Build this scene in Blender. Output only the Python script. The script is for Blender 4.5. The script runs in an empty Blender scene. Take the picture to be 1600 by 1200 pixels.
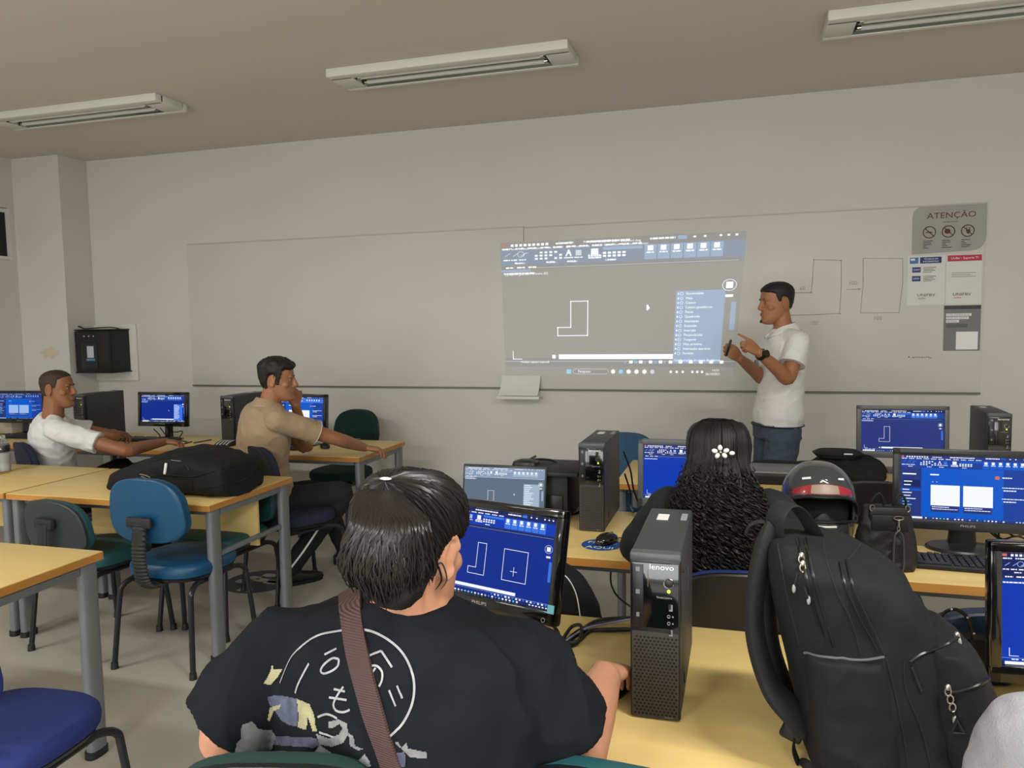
import bpy, bmesh, math, random
import numpy as np
from mathutils import Vector, Matrix, Euler, noise
from mathutils.bvhtree import BVHTree
random.seed(7)
SC = bpy.context.scene
COL = SC.collection
PI = math.pi
# ------------------------------------------------------------------ camera
YAW, PITCH, ROLL, CAMH, FPX = math.radians(16.6), math.radians(4.4), math.radians(0.92), 1.55, 1200.0
F_ = Vector((-math.sin(YAW)*math.cos(PITCH), math.cos(YAW)*math.cos(PITCH), -math.sin(PITCH)))
R0 = Vector((math.cos(YAW), math.sin(YAW), 0)); U0 = R0.cross(F_)
R_ = R0*math.cos(ROLL)-U0*math.sin(ROLL); U_ = U0*math.cos(ROLL)+R0*math.sin(ROLL)
CAM = Vector((0, 0, CAMH))
cd = bpy.data.cameras.new('camera'); cam = bpy.data.objects.new('camera', cd); COL.objects.link(cam)
cd.sensor_width = 36; cd.lens = FPX/1600*36; cd.clip_start = .05
cam.matrix_world = Matrix(((R_.x, U_.x, -F_.x, 0), (R_.y, U_.y, -F_.y, 0), (R_.z, U_.z, -F_.z, CAMH), (0, 0, 0, 1)))
SC.camera = cam
# ------------------------------------------------------------------ world, lights, exposure
SC.view_settings.view_transform = 'Standard'; SC.view_settings.look = 'None'
SC.view_settings.gamma = 1; SC.view_settings.use_curve_mapping = False
SC.view_settings.exposure = 0.0
w = bpy.data.worlds.new('world'); SC.world = w; w.use_nodes = True
w.node_tree.nodes['Background'].inputs[0].default_value = (.8, .85, 1, 1)
w.node_tree.nodes['Background'].inputs[1].default_value = .05
def tube_light(name, x, y, power, col=(1, .93, .82)):
    ld = bpy.data.lights.new(name, 'AREA'); ld.shape = 'RECTANGLE'; ld.size = 1.25; ld.size_y = .16
    ld.energy = power; ld.color = col
    o = bpy.data.objects.new(name, ld); o.location = (x, y, 3.0); COL.objects.link(o)
tube_light('tube_light', -4.30, .80, 62, (1, 1, .96))
tube_light('tube_light', 1.15, .80, 78, (1, 1, .96))
tube_light('tube_light', -1.60, -1.2, 95, (1, 1, .96))
tube_light('tube_light', 1.15, -2.6, 58, (1, 1, .96))
tube_light('tube_light', -4.30, -2.6, 25, (1, 1, .96))
# broad unseen fill light added before the back wall to brighten the room
ld = bpy.data.lights.new('added_fill_light', 'AREA'); ld.shape = 'RECTANGLE'; ld.size = 5.5; ld.size_y = 2.0; ld.energy = 225; ld.color = (.93, .97, 1)
o = bpy.data.objects.new('added_fill_light', ld); o.location = (-.8, -4.1, 1.3); o.rotation_euler = (math.radians(97), 0, 0); COL.objects.link(o)
# ------------------------------------------------------------------ helpers
def proj(p):
    d = Vector(p)-CAM; z = d.dot(F_)
    return 800+FPX*d.dot(R_)/z, 600-FPX*d.dot(U_)/z
def ray(px, py): return (F_*FPX+R_*(px-800)+U_*(600-py))/FPX
def at(px, py, Y):
    d = ray(px, py); return CAM+d*((Y-CAM.y)/d.y)
def atz(px, py, Z):
    d = ray(px, py); return CAM+d*((Z-CAM.z)/d.z)
def lin(c):
    if isinstance(c, str):
        c = c.lstrip('#'); c = [int(c[i:i+2], 16)/255 for i in (0, 2, 4)]
    return tuple(x/12.92 if x <= .04045 else ((x+.055)/1.055)**2.4 for x in c)
MATS = {}
def mat(name, col, rough=.6, metal=0, var=0, vscale=6, bump=0, bscale=60, emit=0, spec=.5, alpha=1, trans=0, coat=0, stretch=(1, 1, 1), col2=None, wave=None, ior=1.45, sheen=0):
    if name in MATS: return MATS[name]
    m = bpy.data.materials.new(name); m.use_nodes = True; nt = m.node_tree; N = nt.nodes; L = nt.links
    b = N['Principled BSDF']; c = lin(col)+(1,)
    b.inputs['Base Color'].default_value = c; b.inputs['Roughness'].default_value = rough
    b.inputs['Metallic'].default_value = metal; b.inputs['Specular IOR Level'].default_value = spec
    b.inputs['Transmission Weight'].default_value = trans; b.inputs['IOR'].default_value = ior
    b.inputs['Coat Weight'].default_value = coat; b.inputs['Alpha'].default_value = alpha
    b.inputs['Sheen Weight'].default_value = sheen
    m.diffuse_color = c
    if emit:
        b.inputs['Emission Color'].default_value = c; b.inputs['Emission Strength'].default_value = emit
        if name.startswith('screen_'): b.inputs['Base Color'].default_value = tuple(x*.04 for x in c[:3])+(1,); b.inputs['Roughness'].default_value = .35; b.inputs['Specular IOR Level'].default_value = .15
    tc = None
    def mapped(sc):
        nonlocal tc
        if tc is None: tc = N.new('ShaderNodeTexCoord')
        mp = N.new('ShaderNodeMapping'); mp.inputs['Scale'].default_value = tuple(sc*s for s in stretch)
        L.new(tc.outputs['Object'], mp.inputs[0]); return mp.outputs[0]
    if var:
        n = N.new('ShaderNodeTexNoise'); n.inputs['Scale'].default_value = 1; n.inputs['Detail'].default_value = 6
        L.new(mapped(vscale), n.inputs[0])
        r = N.new('ShaderNodeValToRGB'); r.color_ramp.elements[0].position = .3; r.color_ramp.elements[1].position = .7
        if col2: a, d = c, lin(col2)+(1,)
        else: a = tuple(min(1, x*(1-var)) for x in c[:3])+(1,); d = tuple(min(1, x*(1+var)) for x in c[:3])+(1,)
        r.color_ramp.elements[0].color = a; r.color_ramp.elements[1].color = d
        L.new(n.outputs[0], r.inputs[0]); L.new(r.outputs[0], b.inputs['Base Color'])
    if bump:
        if wave:
            n = N.new('ShaderNodeTexWave'); n.bands_direction = wave; n.inputs['Scale'].default_value = 1
        else:
            n = N.new('ShaderNodeTexNoise'); n.inputs['Scale'].default_value = 1; n.inputs['Detail'].default_value = 4
        L.new(mapped(bscale), n.inputs[0])
        bp = N.new('ShaderNodeBump'); bp.inputs['Strength'].default_value = bump; bp.inputs['Distance'].default_value = .004
        L.new(n.outputs[0], bp.inputs['Height']); L.new(bp.outputs[0], b.inputs['Normal'])
    MATS[name] = m; return m
def M4(loc=(0, 0, 0), rot=(0, 0, 0)):
    return Matrix.Translation(loc) @ Euler(rot).to_matrix().to_4x4()
def frame(o, x, y):
    "matrix from origin, x axis, approx y axis"
    x = Vector(x).normalized(); z = x.cross(Vector(y)).normalized(); y = z.cross(x)
    m = Matrix((x, y, z)).transposed().to_4x4(); m.translation = Vector(o); return m
class MB:
    def __init__(s, M=None): s.bm = bmesh.new(); s.M = M or Matrix(); s.mats = []; s.mi = 0
    def mat(s, m):
        if m not in s.mats: s.mats.append(m)
        s.mi = s.mats.index(m); return s
    def faces(s, vs, fs, M=None):
        T = s.M @ M if M else s.M
        bv = [s.bm.verts.new(T @ Vector(v)) for v in vs]
        for f in fs:
            try: fc = s.bm.faces.new([bv[i] for i in f]); fc.material_index = s.mi; fc.smooth = True
            except ValueError: pass
        return s
    def sub(s, t, M=None):
        T = s.M @ M if M else s.M
        t.verts.ensure_lookup_table(); t.verts.index_update()
        bv = [s.bm.verts.new(T @ v.co) for v in t.verts]
        for f in t.faces:
            try: fc = s.bm.faces.new([bv[v.index] for v in f.verts]); fc.material_index = s.mi; fc.smooth = True
            except ValueError: pass
        t.free(); return s
    def box(s, c, d, bev=0, M=None, seg=2, rot=None):
        t = bmesh.new(); bmesh.ops.create_cube(t, size=1, matrix=Matrix.Diagonal((d[0], d[1], d[2], 1)))
        if bev: bmesh.ops.bevel(t, geom=t.edges[:], offset=min(bev, min(d)*.49), segments=seg, affect='EDGES', profile=.5)
        m = Matrix.Translation(c)
        if rot: m = m @ Euler(rot).to_matrix().to_4x4()
        return s.sub(t, M @ m if M else m)
    def ell(s, c, r, M=None, rot=None, sub=3):
        t = bmesh.new(); bmesh.ops.create_icosphere(t, subdivisions=sub, radius=1, matrix=Matrix.Diagonal((r[0], r[1], r[2], 1)))
        m = Matrix.Translation(c)
        if rot: m = m @ Euler(rot).to_matrix().to_4x4()
        return s.sub(t, M @ m if M else m)
    def cyl(s, p0, p1, r0, r1=None, seg=20, M=None, cap=True):
        return s.tube([p0, p1], [r0, r1 if r1 is not None else r0], seg, M=M, cap=cap)
    def tube(s, pts, rad, seg=8, M=None, cap=True, dome=False, sq=None, ref=None, closed=False):
        "swept tube; rad scalar/list; sq = (a,b) cross-section factors with ref as the a axis"
        P = [Vector(p) for p in pts]; n = len(P)
        Rr = [rad]*n if isinstance(rad, (int, float)) else list(rad)
        if dome:
            d0 = (P[0]-P[1]).normalized(); d1 = (P[-1]-P[-2]).normalized()
            A, B = [], []; ra, rb = [], []
            for a in (0.05, .3, .6, .85):
                A.append(P[0]+d0*Rr[0]*math.cos(a*PI/2)); ra.append(Rr[0]*math.sin(a*PI/2))
                B.append(P[-1]+d1*Rr[-1]*math.cos(a*PI/2)); rb.append(Rr[-1]*math.sin(a*PI/2))
            P = A+P+B[::-1]; Rr = ra+Rr+rb[::-1]; n = len(P)
        vs = []; fs = []; u = None
        for i in range(n):
            if closed: t = P[(i+1) % n]-P[i-1]
            else: t = P[min(i+1, n-1)]-P[max(i-1, 0)]
            if t.length < 1e-9: t = Vector((0, 0, 1))
            t.normalize()
            if ref is not None: u = Vector(ref)-t*Vector(ref).dot(t)
            elif u is None: u = t.orthogonal()
            else: u = u-t*u.dot(t)
            if u.length < 1e-6: u = t.orthogonal()
            u.normalize(); v = t.cross(u)
            a, b = sq[i] if (sq and isinstance(sq[0], (tuple, list))) else (sq or (1, 1))
            for k in range(seg):
                an = 2*PI*k/seg; vs.append(P[i]+u*(math.cos(an)*Rr[i]*a)+v*(math.sin(an)*Rr[i]*b))
        for i in range(n if closed else n-1):
            for k in range(seg):
                j = (i+1) % n
                fs.append((i*seg+k, i*seg+(k+1) % seg, j*seg+(k+1) % seg, j*seg+k))
        if cap and not closed:
            fs.append(tuple(range(seg))[::-1]); fs.append(tuple((n-1)*seg+k for k in range(seg)))
        return s.faces(vs, fs, M)
    def loft(s, secs, seg=32, M=None, n=2.0, cap=True):
        "secs: (center, xvec, yvec[, exponent])"
        vs = []; fs = []
        for sc in secs:
            c, a, b = Vector(sc[0]), Vector(sc[1]), Vector(sc[2]); e = sc[3] if len(sc) > 3 else n
            for k in range(seg):
                an = 2*PI*k/seg; ca, sa = math.cos(an), math.sin(an)
                x = math.copysign(abs(ca)**(2/e), ca); y = math.copysign(abs(sa)**(2/e), sa)
                vs.append(c+a*x+b*y)
        m = len(secs)
        for i in range(m-1):
            for k in range(seg):
                fs.append((i*seg+k, i*seg+(k+1) % seg, (i+1)*seg+(k+1) % seg, (i+1)*seg+k))
        if cap: fs.append(tuple(range(seg))[::-1]); fs.append(tuple((m-1)*seg+k for k in range(seg)))
        return s.faces(vs, fs, M)
    def lathe(s, prof, seg=28, M=None, cap=True):
        return s.loft([((0, 0, z), (r, 0, 0), (0, r, 0)) for r, z in prof], seg, M, cap=cap)
    def prism(s, poly, d, M=None, bev=0):
        "2D polygon in xy extruded along z by d (centred if bev)"
        t = bmesh.new(); vs = [t.verts.new((p[0], p[1], 0)) for p in poly]; f = t.faces.new(vs)
        r = bmesh.ops.extrude_face_region(t, geom=[f]); vv = [e for e in r['geom'] if isinstance(e, bmesh.types.BMVert)]
        bmesh.ops.translate(t, verts=vv, vec=(0, 0, d)); bmesh.ops.recalc_face_normals(t, faces=t.faces)
        if bev:
            ed = [e for e in t.edges if abs(e.verts[0].co.z-e.verts[1].co.z) < 1e-6]
            bmesh.ops.bevel(t, geom=ed, offset=bev, segments=3, affect='EDGES')
        return s.sub(t, M)
    def text(s, body, size, M=None, align='CENTER', ext=0.0, font_sx=1.0):
        cu = bpy.data.curves.new('t', 'FONT'); cu.body = body; cu.size = size; cu.align_x = align; cu.align_y = 'CENTER'
        cu.extrude = ext; cu.resolution_u = 3
        o = bpy.data.objects.new('t', cu); COL.objects.link(o)
        dg = bpy.context.evaluated_depsgraph_get(); me = bpy.data.meshes.new_from_object(o.evaluated_get(dg))
        t = bmesh.new(); t.from_mesh(me); bpy.data.meshes.remove(me); bpy.data.objects.remove(o); bpy.data.curves.remove(cu)
        sx = Matrix.Diagonal((font_sx, 1, 1, 1))
        return s.sub(t, (M @ sx) if M else sx)
    def build(s, name, parent=None, m=None, local=False, sharp=35, kind=None, remesh=0, smooth=0, disp=None, decimate=0):
        if m is not None and not s.mats: s.mats = [m]
        if s.M.determinant() < 0: bmesh.ops.reverse_faces(s.bm, faces=s.bm.faces[:])
        me = bpy.data.meshes.new(name); s.bm.to_mesh(me); s.bm.free()
        for q in s.mats: me.materials.append(q)
        o = bpy.data.objects.new(name, me); COL.objects.link(o)
        if remesh:
            md = o.modifiers.new('r', 'REMESH'); md.mode = 'VOXEL'; md.voxel_size = remesh; md.use_smooth_shade = True
            if smooth:
                sm = o.modifiers.new('s', 'SMOOTH'); sm.factor = .5; sm.iterations = smooth
            dg = bpy.context.evaluated_depsgraph_get(); me2 = bpy.data.meshes.new_from_object(o.evaluated_get(dg))
            o.modifiers.clear(); o.data = me2; bpy.data.meshes.remove(me); me = me2; me.name = name
            if not me.materials and s.mats: me.materials.append(s.mats[0])
        if disp:
            nv = len(me.vertices); co = np.empty(nv*3, 'f'); me.vertices.foreach_get('co', co); no = np.empty(nv*3, 'f'); me.vertex_normals.foreach_get('vector', no)
            co = co.reshape(-1, 3); no = no.reshape(-1, 3)
            d = np.array([disp(Vector(c), Vector(q)) for c, q in zip(co, no)], 'f')
            me.vertices.foreach_set('co', (co+no*d[:, None]).ravel()); me.update()
        if parent is not None:
            o.parent = parent
            if not local:
                me.transform(parent['_M'].to_matrix().inverted() if False else PM[parent.name].inverted())
        if sharp and not remesh:
            me.polygons.foreach_set('use_smooth', [True]*len(me.polygons)); me.set_sharp_from_angle(angle=math.radians(sharp))
        if kind: o['kind'] = kind
        if parent is not None: PM[o.name] = PM[parent.name].copy()
        else: PM[o.name] = Matrix()
        return o
PM = {}
def recenter(o):
    "move a one-mesh thing's origin to its base centre"
    me = o.data; co = [v.co for v in me.vertices]
    mn = Vector([min(c[i] for c in co) for i in range(3)]); mx = Vector([max(c[i] for c in co) for i in range(3)])
    c = Vector(((mn.x+mx.x)/2, (mn.y+mx.y)/2, mn.z)); me.transform(Matrix.Translation(-c)); o.location = c
    return o
def tag(o, label, cat, group=None):
    o['label'] = label; o['category'] = cat
    if group: o['group'] = group
    return o
def thing(name, label, cat, loc=(0, 0, 0), rz=0, group=None):
    o = bpy.data.objects.new(name, None); COL.objects.link(o); o.empty_display_size = .1
    o.location = loc; o.rotation_euler = (0, 0, rz); PM[o.name] = M4(loc, (0, 0, rz))
    return tag(o, label, cat, group)
def struct(o): o['kind'] = 'structure'; return o
def dup(root, loc, rz, label, group=None, cat=None):
    r = root.copy(); COL.objects.link(r); r.location = loc; r.rotation_euler = (0, 0, rz); r['label'] = label
    if group: r['group'] = group
    PM[r.name] = M4(loc, (0, 0, rz))
    def rec(a, b):
        for ch in [o for o in KIDS(a)]:
            c = ch.copy(); COL.objects.link(c); c.parent = b; PM[c.name] = PM[r.name].copy(); rec(ch, c)
    rec(root, r); return r
def KIDS(a): return [o for o in COL.objects if o.parent == a]
def cr(pts, n=8):
    "catmull-rom resample of list of tuples (any dimension)"
    P = [np.array(p, float) for p in pts]; out = []
    for i in range(len(P)-1):
        p0 = P[max(i-1, 0)]; p1 = P[i]; p2 = P[i+1]; p3 = P[min(i+2, len(P)-1)]
        for k in range(n):
            t = k/n; out.append(.5*((2*p1)+(-p0+p2)*t+(2*p0-5*p1+4*p2-p3)*t*t+(-p0+3*p1-3*p2+p3)*t**3))
    out.append(P[-1]); return out
def V3(l): return [Vector(p[:3]) for p in l]
# ------------------------------------------------------------------ materials
m_wall = mat('wall_paint', '#cbc8c2', .85, var=.02, vscale=1.5, bump=.05, bscale=30)
m_ceil = mat('ceiling_paint', '#cfc9be', .9, var=.015, vscale=1.2)
m_floor = mat('floor_vinyl', '#aca79b', .42, var=.07, vscale=1.8, bump=.05, bscale=8)
m_board = mat('whiteboard_enamel', '#cbc9c1', .5, var=.03, vscale=1.1)
m_wood = mat('light_wood_laminate', '#d4b877', .42, var=.05, vscale=3, stretch=(.5, 7, 7), bump=.02, bscale=20)
m_edge = mat('orange_wood_edge', '#b07a38', .45, var=.08, vscale=4, stretch=(.6, 6, 6))
m_grey = mat('grey_powder_steel', '#73767a', .45, metal=.2)
m_dgrey = mat('dark_foot_plastic', '#1d1d1f', .5)
m_black = mat('black_plastic', '#17181a', .38)
m_blackm = mat('black_matte_plastic', '#1e1f21', .6, bump=.1, bscale=300)
m_gloss = mat('piano_black', '#0b0c0e', .12, coat=.5)
m_case = mat('charcoal_case_paint', '#3c3e42', .5, metal=.2, bump=.06, bscale=400)
m_white = mat('white_enamel', '#d9d6cd', .5)
m_chrome = mat('polished_steel', '#c8c8c8', .2, metal=1)
m_tube = mat('black_tube_steel', '#26262a', .35, metal=.3)
m_paper = mat('white_paper', '#d6d6d2', .8)
m_ink = mat('dark_ink', '#3a3838', .8)
m_wht = mat('print_white', '#e8e8e8', .6)
# ------------------------------------------------------------------ room
D, CH = 5.6, 3.06
XL, XR, YB = -6.10, 3.2, -4.2
struct(MB().mat(m_floor).box(((XL+XR)/2, (D+YB)/2, -.05), (XR-XL+.3, D-YB+.3, .1)).build('floor'))
struct(MB().mat(m_ceil).box(((XL+XR)/2, (D+YB)/2, CH+.05), (XR-XL+.3, D-YB+.3, .1)).build('ceiling'))
struct(MB().mat(m_wall).box(((XL+XR)/2, D+.05, CH/2), (XR-XL+.3, .1, CH)).build('wall_front'))
struct(MB().mat(m_wall).box(((XL+XR)/2, YB-.05, CH/2), (XR-XL+.3, .1, CH)).build('wall_back'))
struct(MB().mat(m_wall).box((XR+.05, (D+YB)/2, CH/2), (.1, D-YB, CH)).build('wall_right'))
# left wall with a window opening whose far end shows at the frame's left edge
wz0, wz1, wy0, wy1 = 2.18, 2.63, 3.3, 5.25
lw = MB().mat(m_wall)
lw.box((XL-.1, (D+YB)/2, wz0/2), (.2, D-YB, wz0)).box((XL-.1, (D+YB)/2, (CH+wz1)/2), (.2, D-YB, CH-wz1))
lw.box((XL-.1, (wy0+YB)/2, (wz0+wz1)/2), (.2, wy0-YB, wz1-wz0)).box((XL-.1, (wy1+D)/2, (wz0+wz1)/2), (.2, D-wy1, wz1-wz0))
struct(lw.build('wall_left'))
wn = MB().mat(m_white)
for z in (wz0+.02, wz1-.02): wn.box((XL-.045, (wy0+wy1)/2, z), (.04, wy1-wy0, .03))
for y in (wy0+.02, (wy0+wy1)/2): wn.box((XL-.045, y, (wz0+wz1)/2), (.06, .04, wz1-wz0))
wn.mat(mat('night_window_glass', '#15171b', .05)).box((XL-.055, (wy0+wy1)/2, (wz0+wz1)/2), (.01, wy1-wy0, wz1-wz0))
struct(wn.build('window_1'))
struct(MB().mat(m_wall).box(((-6.11-5.585)/2, (5.3+D)/2, CH/2), (.525, D-5.3, CH-.002)).build('trim_1'))
# cornice-like line, pale repainted patch of the pillar
st = MB().mat(mat('ochre_damp_stain', '#c9bba0', .9, var=.05, vscale=15))
poly = [(.09*math.cos(k*PI/9)*(1+.25*math.sin(k*2.3)), .05*math.sin(k*PI/9)*(1+.3*math.cos(k*1.7))) for k in range(18)]
st.prism(poly, .0008, frame((-5.80, 5.3, 1.37), (1, 0, 0), (0, 0, 1)))
tag(recenter(st.build('wall_stain')), 'small ochre damp stain on the pillar beside the wall cabinet', 'stain')

# ------------------------------------------------------------------ whiteboard (two panels)
def on_wall(x, z, off=0.0): return frame((x, D-off, z), (1, 0, 0), (0, 0, 1))
def panel(x0, x1, z0, z1, label):
    e = thing('whiteboard', label, 'whiteboard', ((x0+x1)/2, D, z0), 0, 'whiteboard panels on the front wall')
    MB().mat(m_board).box(((x0+x1)/2, D-.006, (z0+z1)/2), (x1-x0, .012, z1-z0), .002).build('board_surface', e)
    fr = MB().mat(mat('dark_board_rail', '#6f6c66', .5)).box(((x0+x1)/2, D-.012, z0-.004), (x1-x0, .024, .012), .002)
    fr.build('bottom_rail', e)
    fr = MB().mat(mat('pale_board_trim', '#bdb8ab', .5)).box(((x0+x1)/2, D-.009, z1+.003), (x1-x0, .018, .008), .002)
    fr.build('top_trim', e)
    return e
panel(-4.555, -1.559, 1.075, 2.275, 'left whiteboard panel, blank apart from the edge of the projection')
panel(-1.555, 1.483, 1.065, 2.268, 'right whiteboard panel carrying the projection, sketches and posters')
# marker sketches
sk = MB().mat(mat('faded_marker', '#9d9a92', .7))
def mline(mb, pts, r=.0022, off=.014, jit=.0):
    mb.tube([(x, D-off, z) for x, z in pts], r, 5)
mline(sk, [(.19, 1.74), (.30, 1.737), (.455, 1.735), (.462, 1.80), (.470, 1.955), (.64, 1.945), (.645, 1.80), (.636, 1.592), (.5, 1.587), (.30, 1.585)])
for x, z in ((.47, 1.955), (.457, 1.737), (.638, 1.59), (.64, 1.943)): mline(sk, [(x-.004, z), (x+.004, z)], .004)
tag(recenter(sk.build('marker_sketch')), 'faint stepped outline drawn in marker just right of the man in the white polo', 'drawing', 'marker drawings on the board')
sk = MB().mat(MATS['faded_marker'])
mline(sk, [(.775, 1.952), (1.013, 1.942), (1.016, 1.78), (.998, 1.59), (.765, 1.592), (.778, 1.78), (.775, 1.952)], .0018)
tag(recenter(sk.build('marker_sketch')), 'faint rectangle drawn in marker beside the white posters', 'drawing', 'marker drawings on the board')
for txt, x, z, lab in (('60', .40, 1.765, 'dimension 60 written in marker inside the stepped outline'), ('100', .475, 1.53, 'dimension 100 written in marker under the stepped outline'),
                  ('100', .715, 1.79, 'dimension 100 written above a small arrow between the two sketches'), ('100', .87, 1.555, 'dimension 100 written in marker under the rectangle')):
    tx = MB().mat(MATS['faded_marker']).text(txt, .036, on_wall(x, z, .0135))
    if 'arrow' in lab: mline(tx, [(.675, 1.75), (.76, 1.75)], .0015); mline(tx, [(.75, 1.757), (.762, 1.75), (.75, 1.743)], .0015)
    tag(recenter(tx.build('handwriting')), lab, 'writing', 'marker drawings on the board')
tx = MB().mat(m_ink)
for i in range(9):
    x = 1.085+i*.013; mline(tx, [(x, 1.297+.004*math.sin(i*2.1)), (x+.009, 1.294-.004*math.cos(i*1.7))], .0018)
mline(tx, [(1.06, 1.297), (1.064, 1.299)], .005)
tag(recenter(tx.build('handwriting')), 'tiny smudged marker note low on the board below the posters', 'writing')
# ------------------------------------------------------------------ posters
def P2(mb, x0, z0, x1, z1, off):
    mb.faces([(x0, D-off, z0), (x1, D-off, z0), (x1, D-off, z1), (x0, D-off, z1)], [(0, 1, 2, 3)])
m_pg = mat('grey_poster', '#9c9a96', .6, var=.04, vscale=5); m_maroon = mat('maroon_print', '#5a2c30', .6)
po = thing('poster', 'grey rounded warning poster headed ATENÇÃO at the top right of the board', 'poster', (1.28, D-.013, 1.95))
x0, x1, z0, z1 = 1.066, 1.49, 1.965, 2.274
poly = []
for k in range(7): a = PI/2+k/6*PI/2; poly.append((x0+.07+.07*math.cos(a), z1-.07+.07*math.sin(a)))
poly.append((x0, z0))
for k in range(7): a = -PI/2+k/6*PI/2; poly.append((x1-.08+.08*math.cos(a), z0+.012+.08+.08*math.sin(a)))
poly.append((x1, z1))
MB().mat(m_pg).prism([(p[0], p[1]) for p in poly][::-1], -.0015, Matrix(((1, 0, 0, 0), (0, 0, 1, D-.0135), (0, 1, 0, 0), (0, 0, 0, 1)))).build('sheet', po)
g = MB().mat(m_maroon).text('ATENÇÃO', .052, on_wall(1.29, 2.205, .0165), font_sx=1.15)
g.mat(m_ink).text('em sala de aula', .014, on_wall(1.285, 2.165, .0165))
for i, (cx) in enumerate((1.165, 1.275, 1.385)):
    g.mat(m_maroon)
    g.tube([(cx+.036*math.cos(a*PI/12), D-.0165, 2.103+.036*math.sin(a*PI/12)) for a in range(24)], .0028, 5, closed=True)
    g.tube([(cx-.025, D-.0165, 2.103+.025), (cx+.025, D-.0165, 2.103-.025)], .0025, 5)
    if i == 0:
        P2(g, cx-.02, 2.099, cx+.016, 2.106, .0165)
    elif i == 1: g.ell((cx-.006, D-.016, 2.105), (.018, .001, .016))
    else: g.ell((cx+.003, D-.016, 2.098), (.012, .001, .014)); P2(g, cx-.01, 2.103, cx-.004, 2.123, .0165); P2(g, cx+.008, 2.103, cx+.013, 2.125, .0165)
    g.mat(m_ink)
    for k in range(5):
        wd = (.055, .045, .05, .02, .03)[(k+i) % 5]; P2(g, cx-.035, 2.045-k*.011, cx-.035+wd, 2.049-k*.011, .0165)
g.build('print', po)
m_navy = mat('navy_print', '#26346e', .6); m_red = mat('crimson_print', '#b52f45', .6)
po = thing('poster', 'white sheet with navy header and icons, left of the red-headed sheet', 'poster', (1.15, D-.013, 1.64))
MB().mat(m_paper).box((1.153, D-.0135, 1.795), (.222, .0015, .318)).build('sheet', po)
g = MB()
g.mat(m_navy); P2(g, 1.115, 1.905, 1.24, 1.945, .0155)
g.mat(mat('sky_print', '#4a6fa8', .6)); P2(g, 1.055, 1.905, 1.105, 1.945, .0155); g.mat(m_wht); P2(g, 1.06, 1.925, 1.085, 1.938, .0158)
for k in (0, 1): g.text(('TÉCNICO EM', 'INFORMÁTICA')[k], .014, on_wall(1.178, 1.932-k*.016, .0158))
for z, s_ in ((1.865, 'CHAT'), (1.808, 'DESK')):
    g.mat(m_navy); P2(g, 1.07, z-.017, 1.12, z+.017, .0155); g.mat(m_wht); g.text(s_, .016, on_wall(1.095, z, .0158))
    g.mat(m_ink)
    for k in range(4): P2(g, 1.135, z+.012-k*.010, 1.135+(.075, .06, .07, .05)[k], z+.015-k*.010, .0158)
g.mat(m_maroon).text('UNIFBV', .026, on_wall(1.155, 1.70, .0158), font_sx=1.2); g.mat(m_red).text('wyden', .016, on_wall(1.13, 1.68, .0158))
g.build('print', po)
po = thing('poster', 'white sheet with red support header beside the navy-headed sheet', 'poster', (1.37, D-.013, 1.64))
MB().mat(m_paper).box((1.37, D-.0135, 1.795), (.205, .0015, .318)).build('sheet', po)
g = MB().mat(m_red); P2(g, 1.275, 1.912, 1.47, 1.95, .0155); g.mat(m_wht).text('Unifbv - Suporte TI', .020, on_wall(1.372, 1.931, .0158))
g.mat(m_pg); [P2(g, 1.30, 1.835-k*.012, 1.44-.03*(k % 2), 1.839-k*.012, .0155) for k in range(3)]
g.mat(m_maroon).text('UNIFBV', .026, on_wall(1.362, 1.70, .0158), font_sx=1.2); g.mat(m_red).text('wyden', .016, on_wall(1.337, 1.68, .0158))
g.build('print', po)
po = thing('notice', 'small grey notice with white text bars below the white sheets', 'notice', (1.37, D-.013, 1.34))
MB().mat(mat('grey_notice', '#77787a', .6)).box((1.368, D-.0135, 1.483), (.212, .0015, .292)).build('sheet', po)
g = MB().mat(mat('charcoal_print', '#3f4042', .6)); P2(g, 1.262, 1.605, 1.474, 1.629, .0155)
g.mat(m_wht)
for k, wd in enumerate((.145, .13, .075)): P2(g, 1.275, 1.562-k*.021, 1.275+wd, 1.578-k*.021, .0155)
P2(g, 1.335, 1.345, 1.46, 1.46, .0155)
g.mat(m_ink)
for k, t_ in enumerate(('O TEU SUPORTE TE DÁ', 'APOIO NAS AULAS E', 'NA FACUL')): g.text(t_, .0125, on_wall(1.279, 1.570-k*.021, .016), align='LEFT')
for k in range(3): P2(g, 1.275, 1.505-k*.008, 1.40, 1.508-k*.008, .0155)
g.build('print', po)
# ------------------------------------------------------------------ tray with paper sheet under seam
tr = thing('eraser_tray', 'small pale tray holding a sheet of paper under the whiteboard seam', 'tray', (-1.59, D, .985))
MB().mat(m_white).box((-1.592, D-.065, 1.0), (.335, .13, .008), .002).box((-1.592, D-.003, 1.03), (.335, .006, .07), .002).box((-1.592, D-.128, 1.008), (.335, .005, .02), .002).build('shelf', tr)
t = MB().mat(m_paper)
pts = [(D-.022, 1.165), (D-.035, 1.12), (D-.07, 1.06), (D-.125, 1.022)]
vs = []; fs = []
for y, z in pts: vs += [(-1.745, y, z), (-1.44, y, z)]
for i in range(3): fs.append((2*i, 2*i+1, 2*i+3, 2*i+2))
t.faces(vs, fs).build('paper_sheet', tr)

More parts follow.
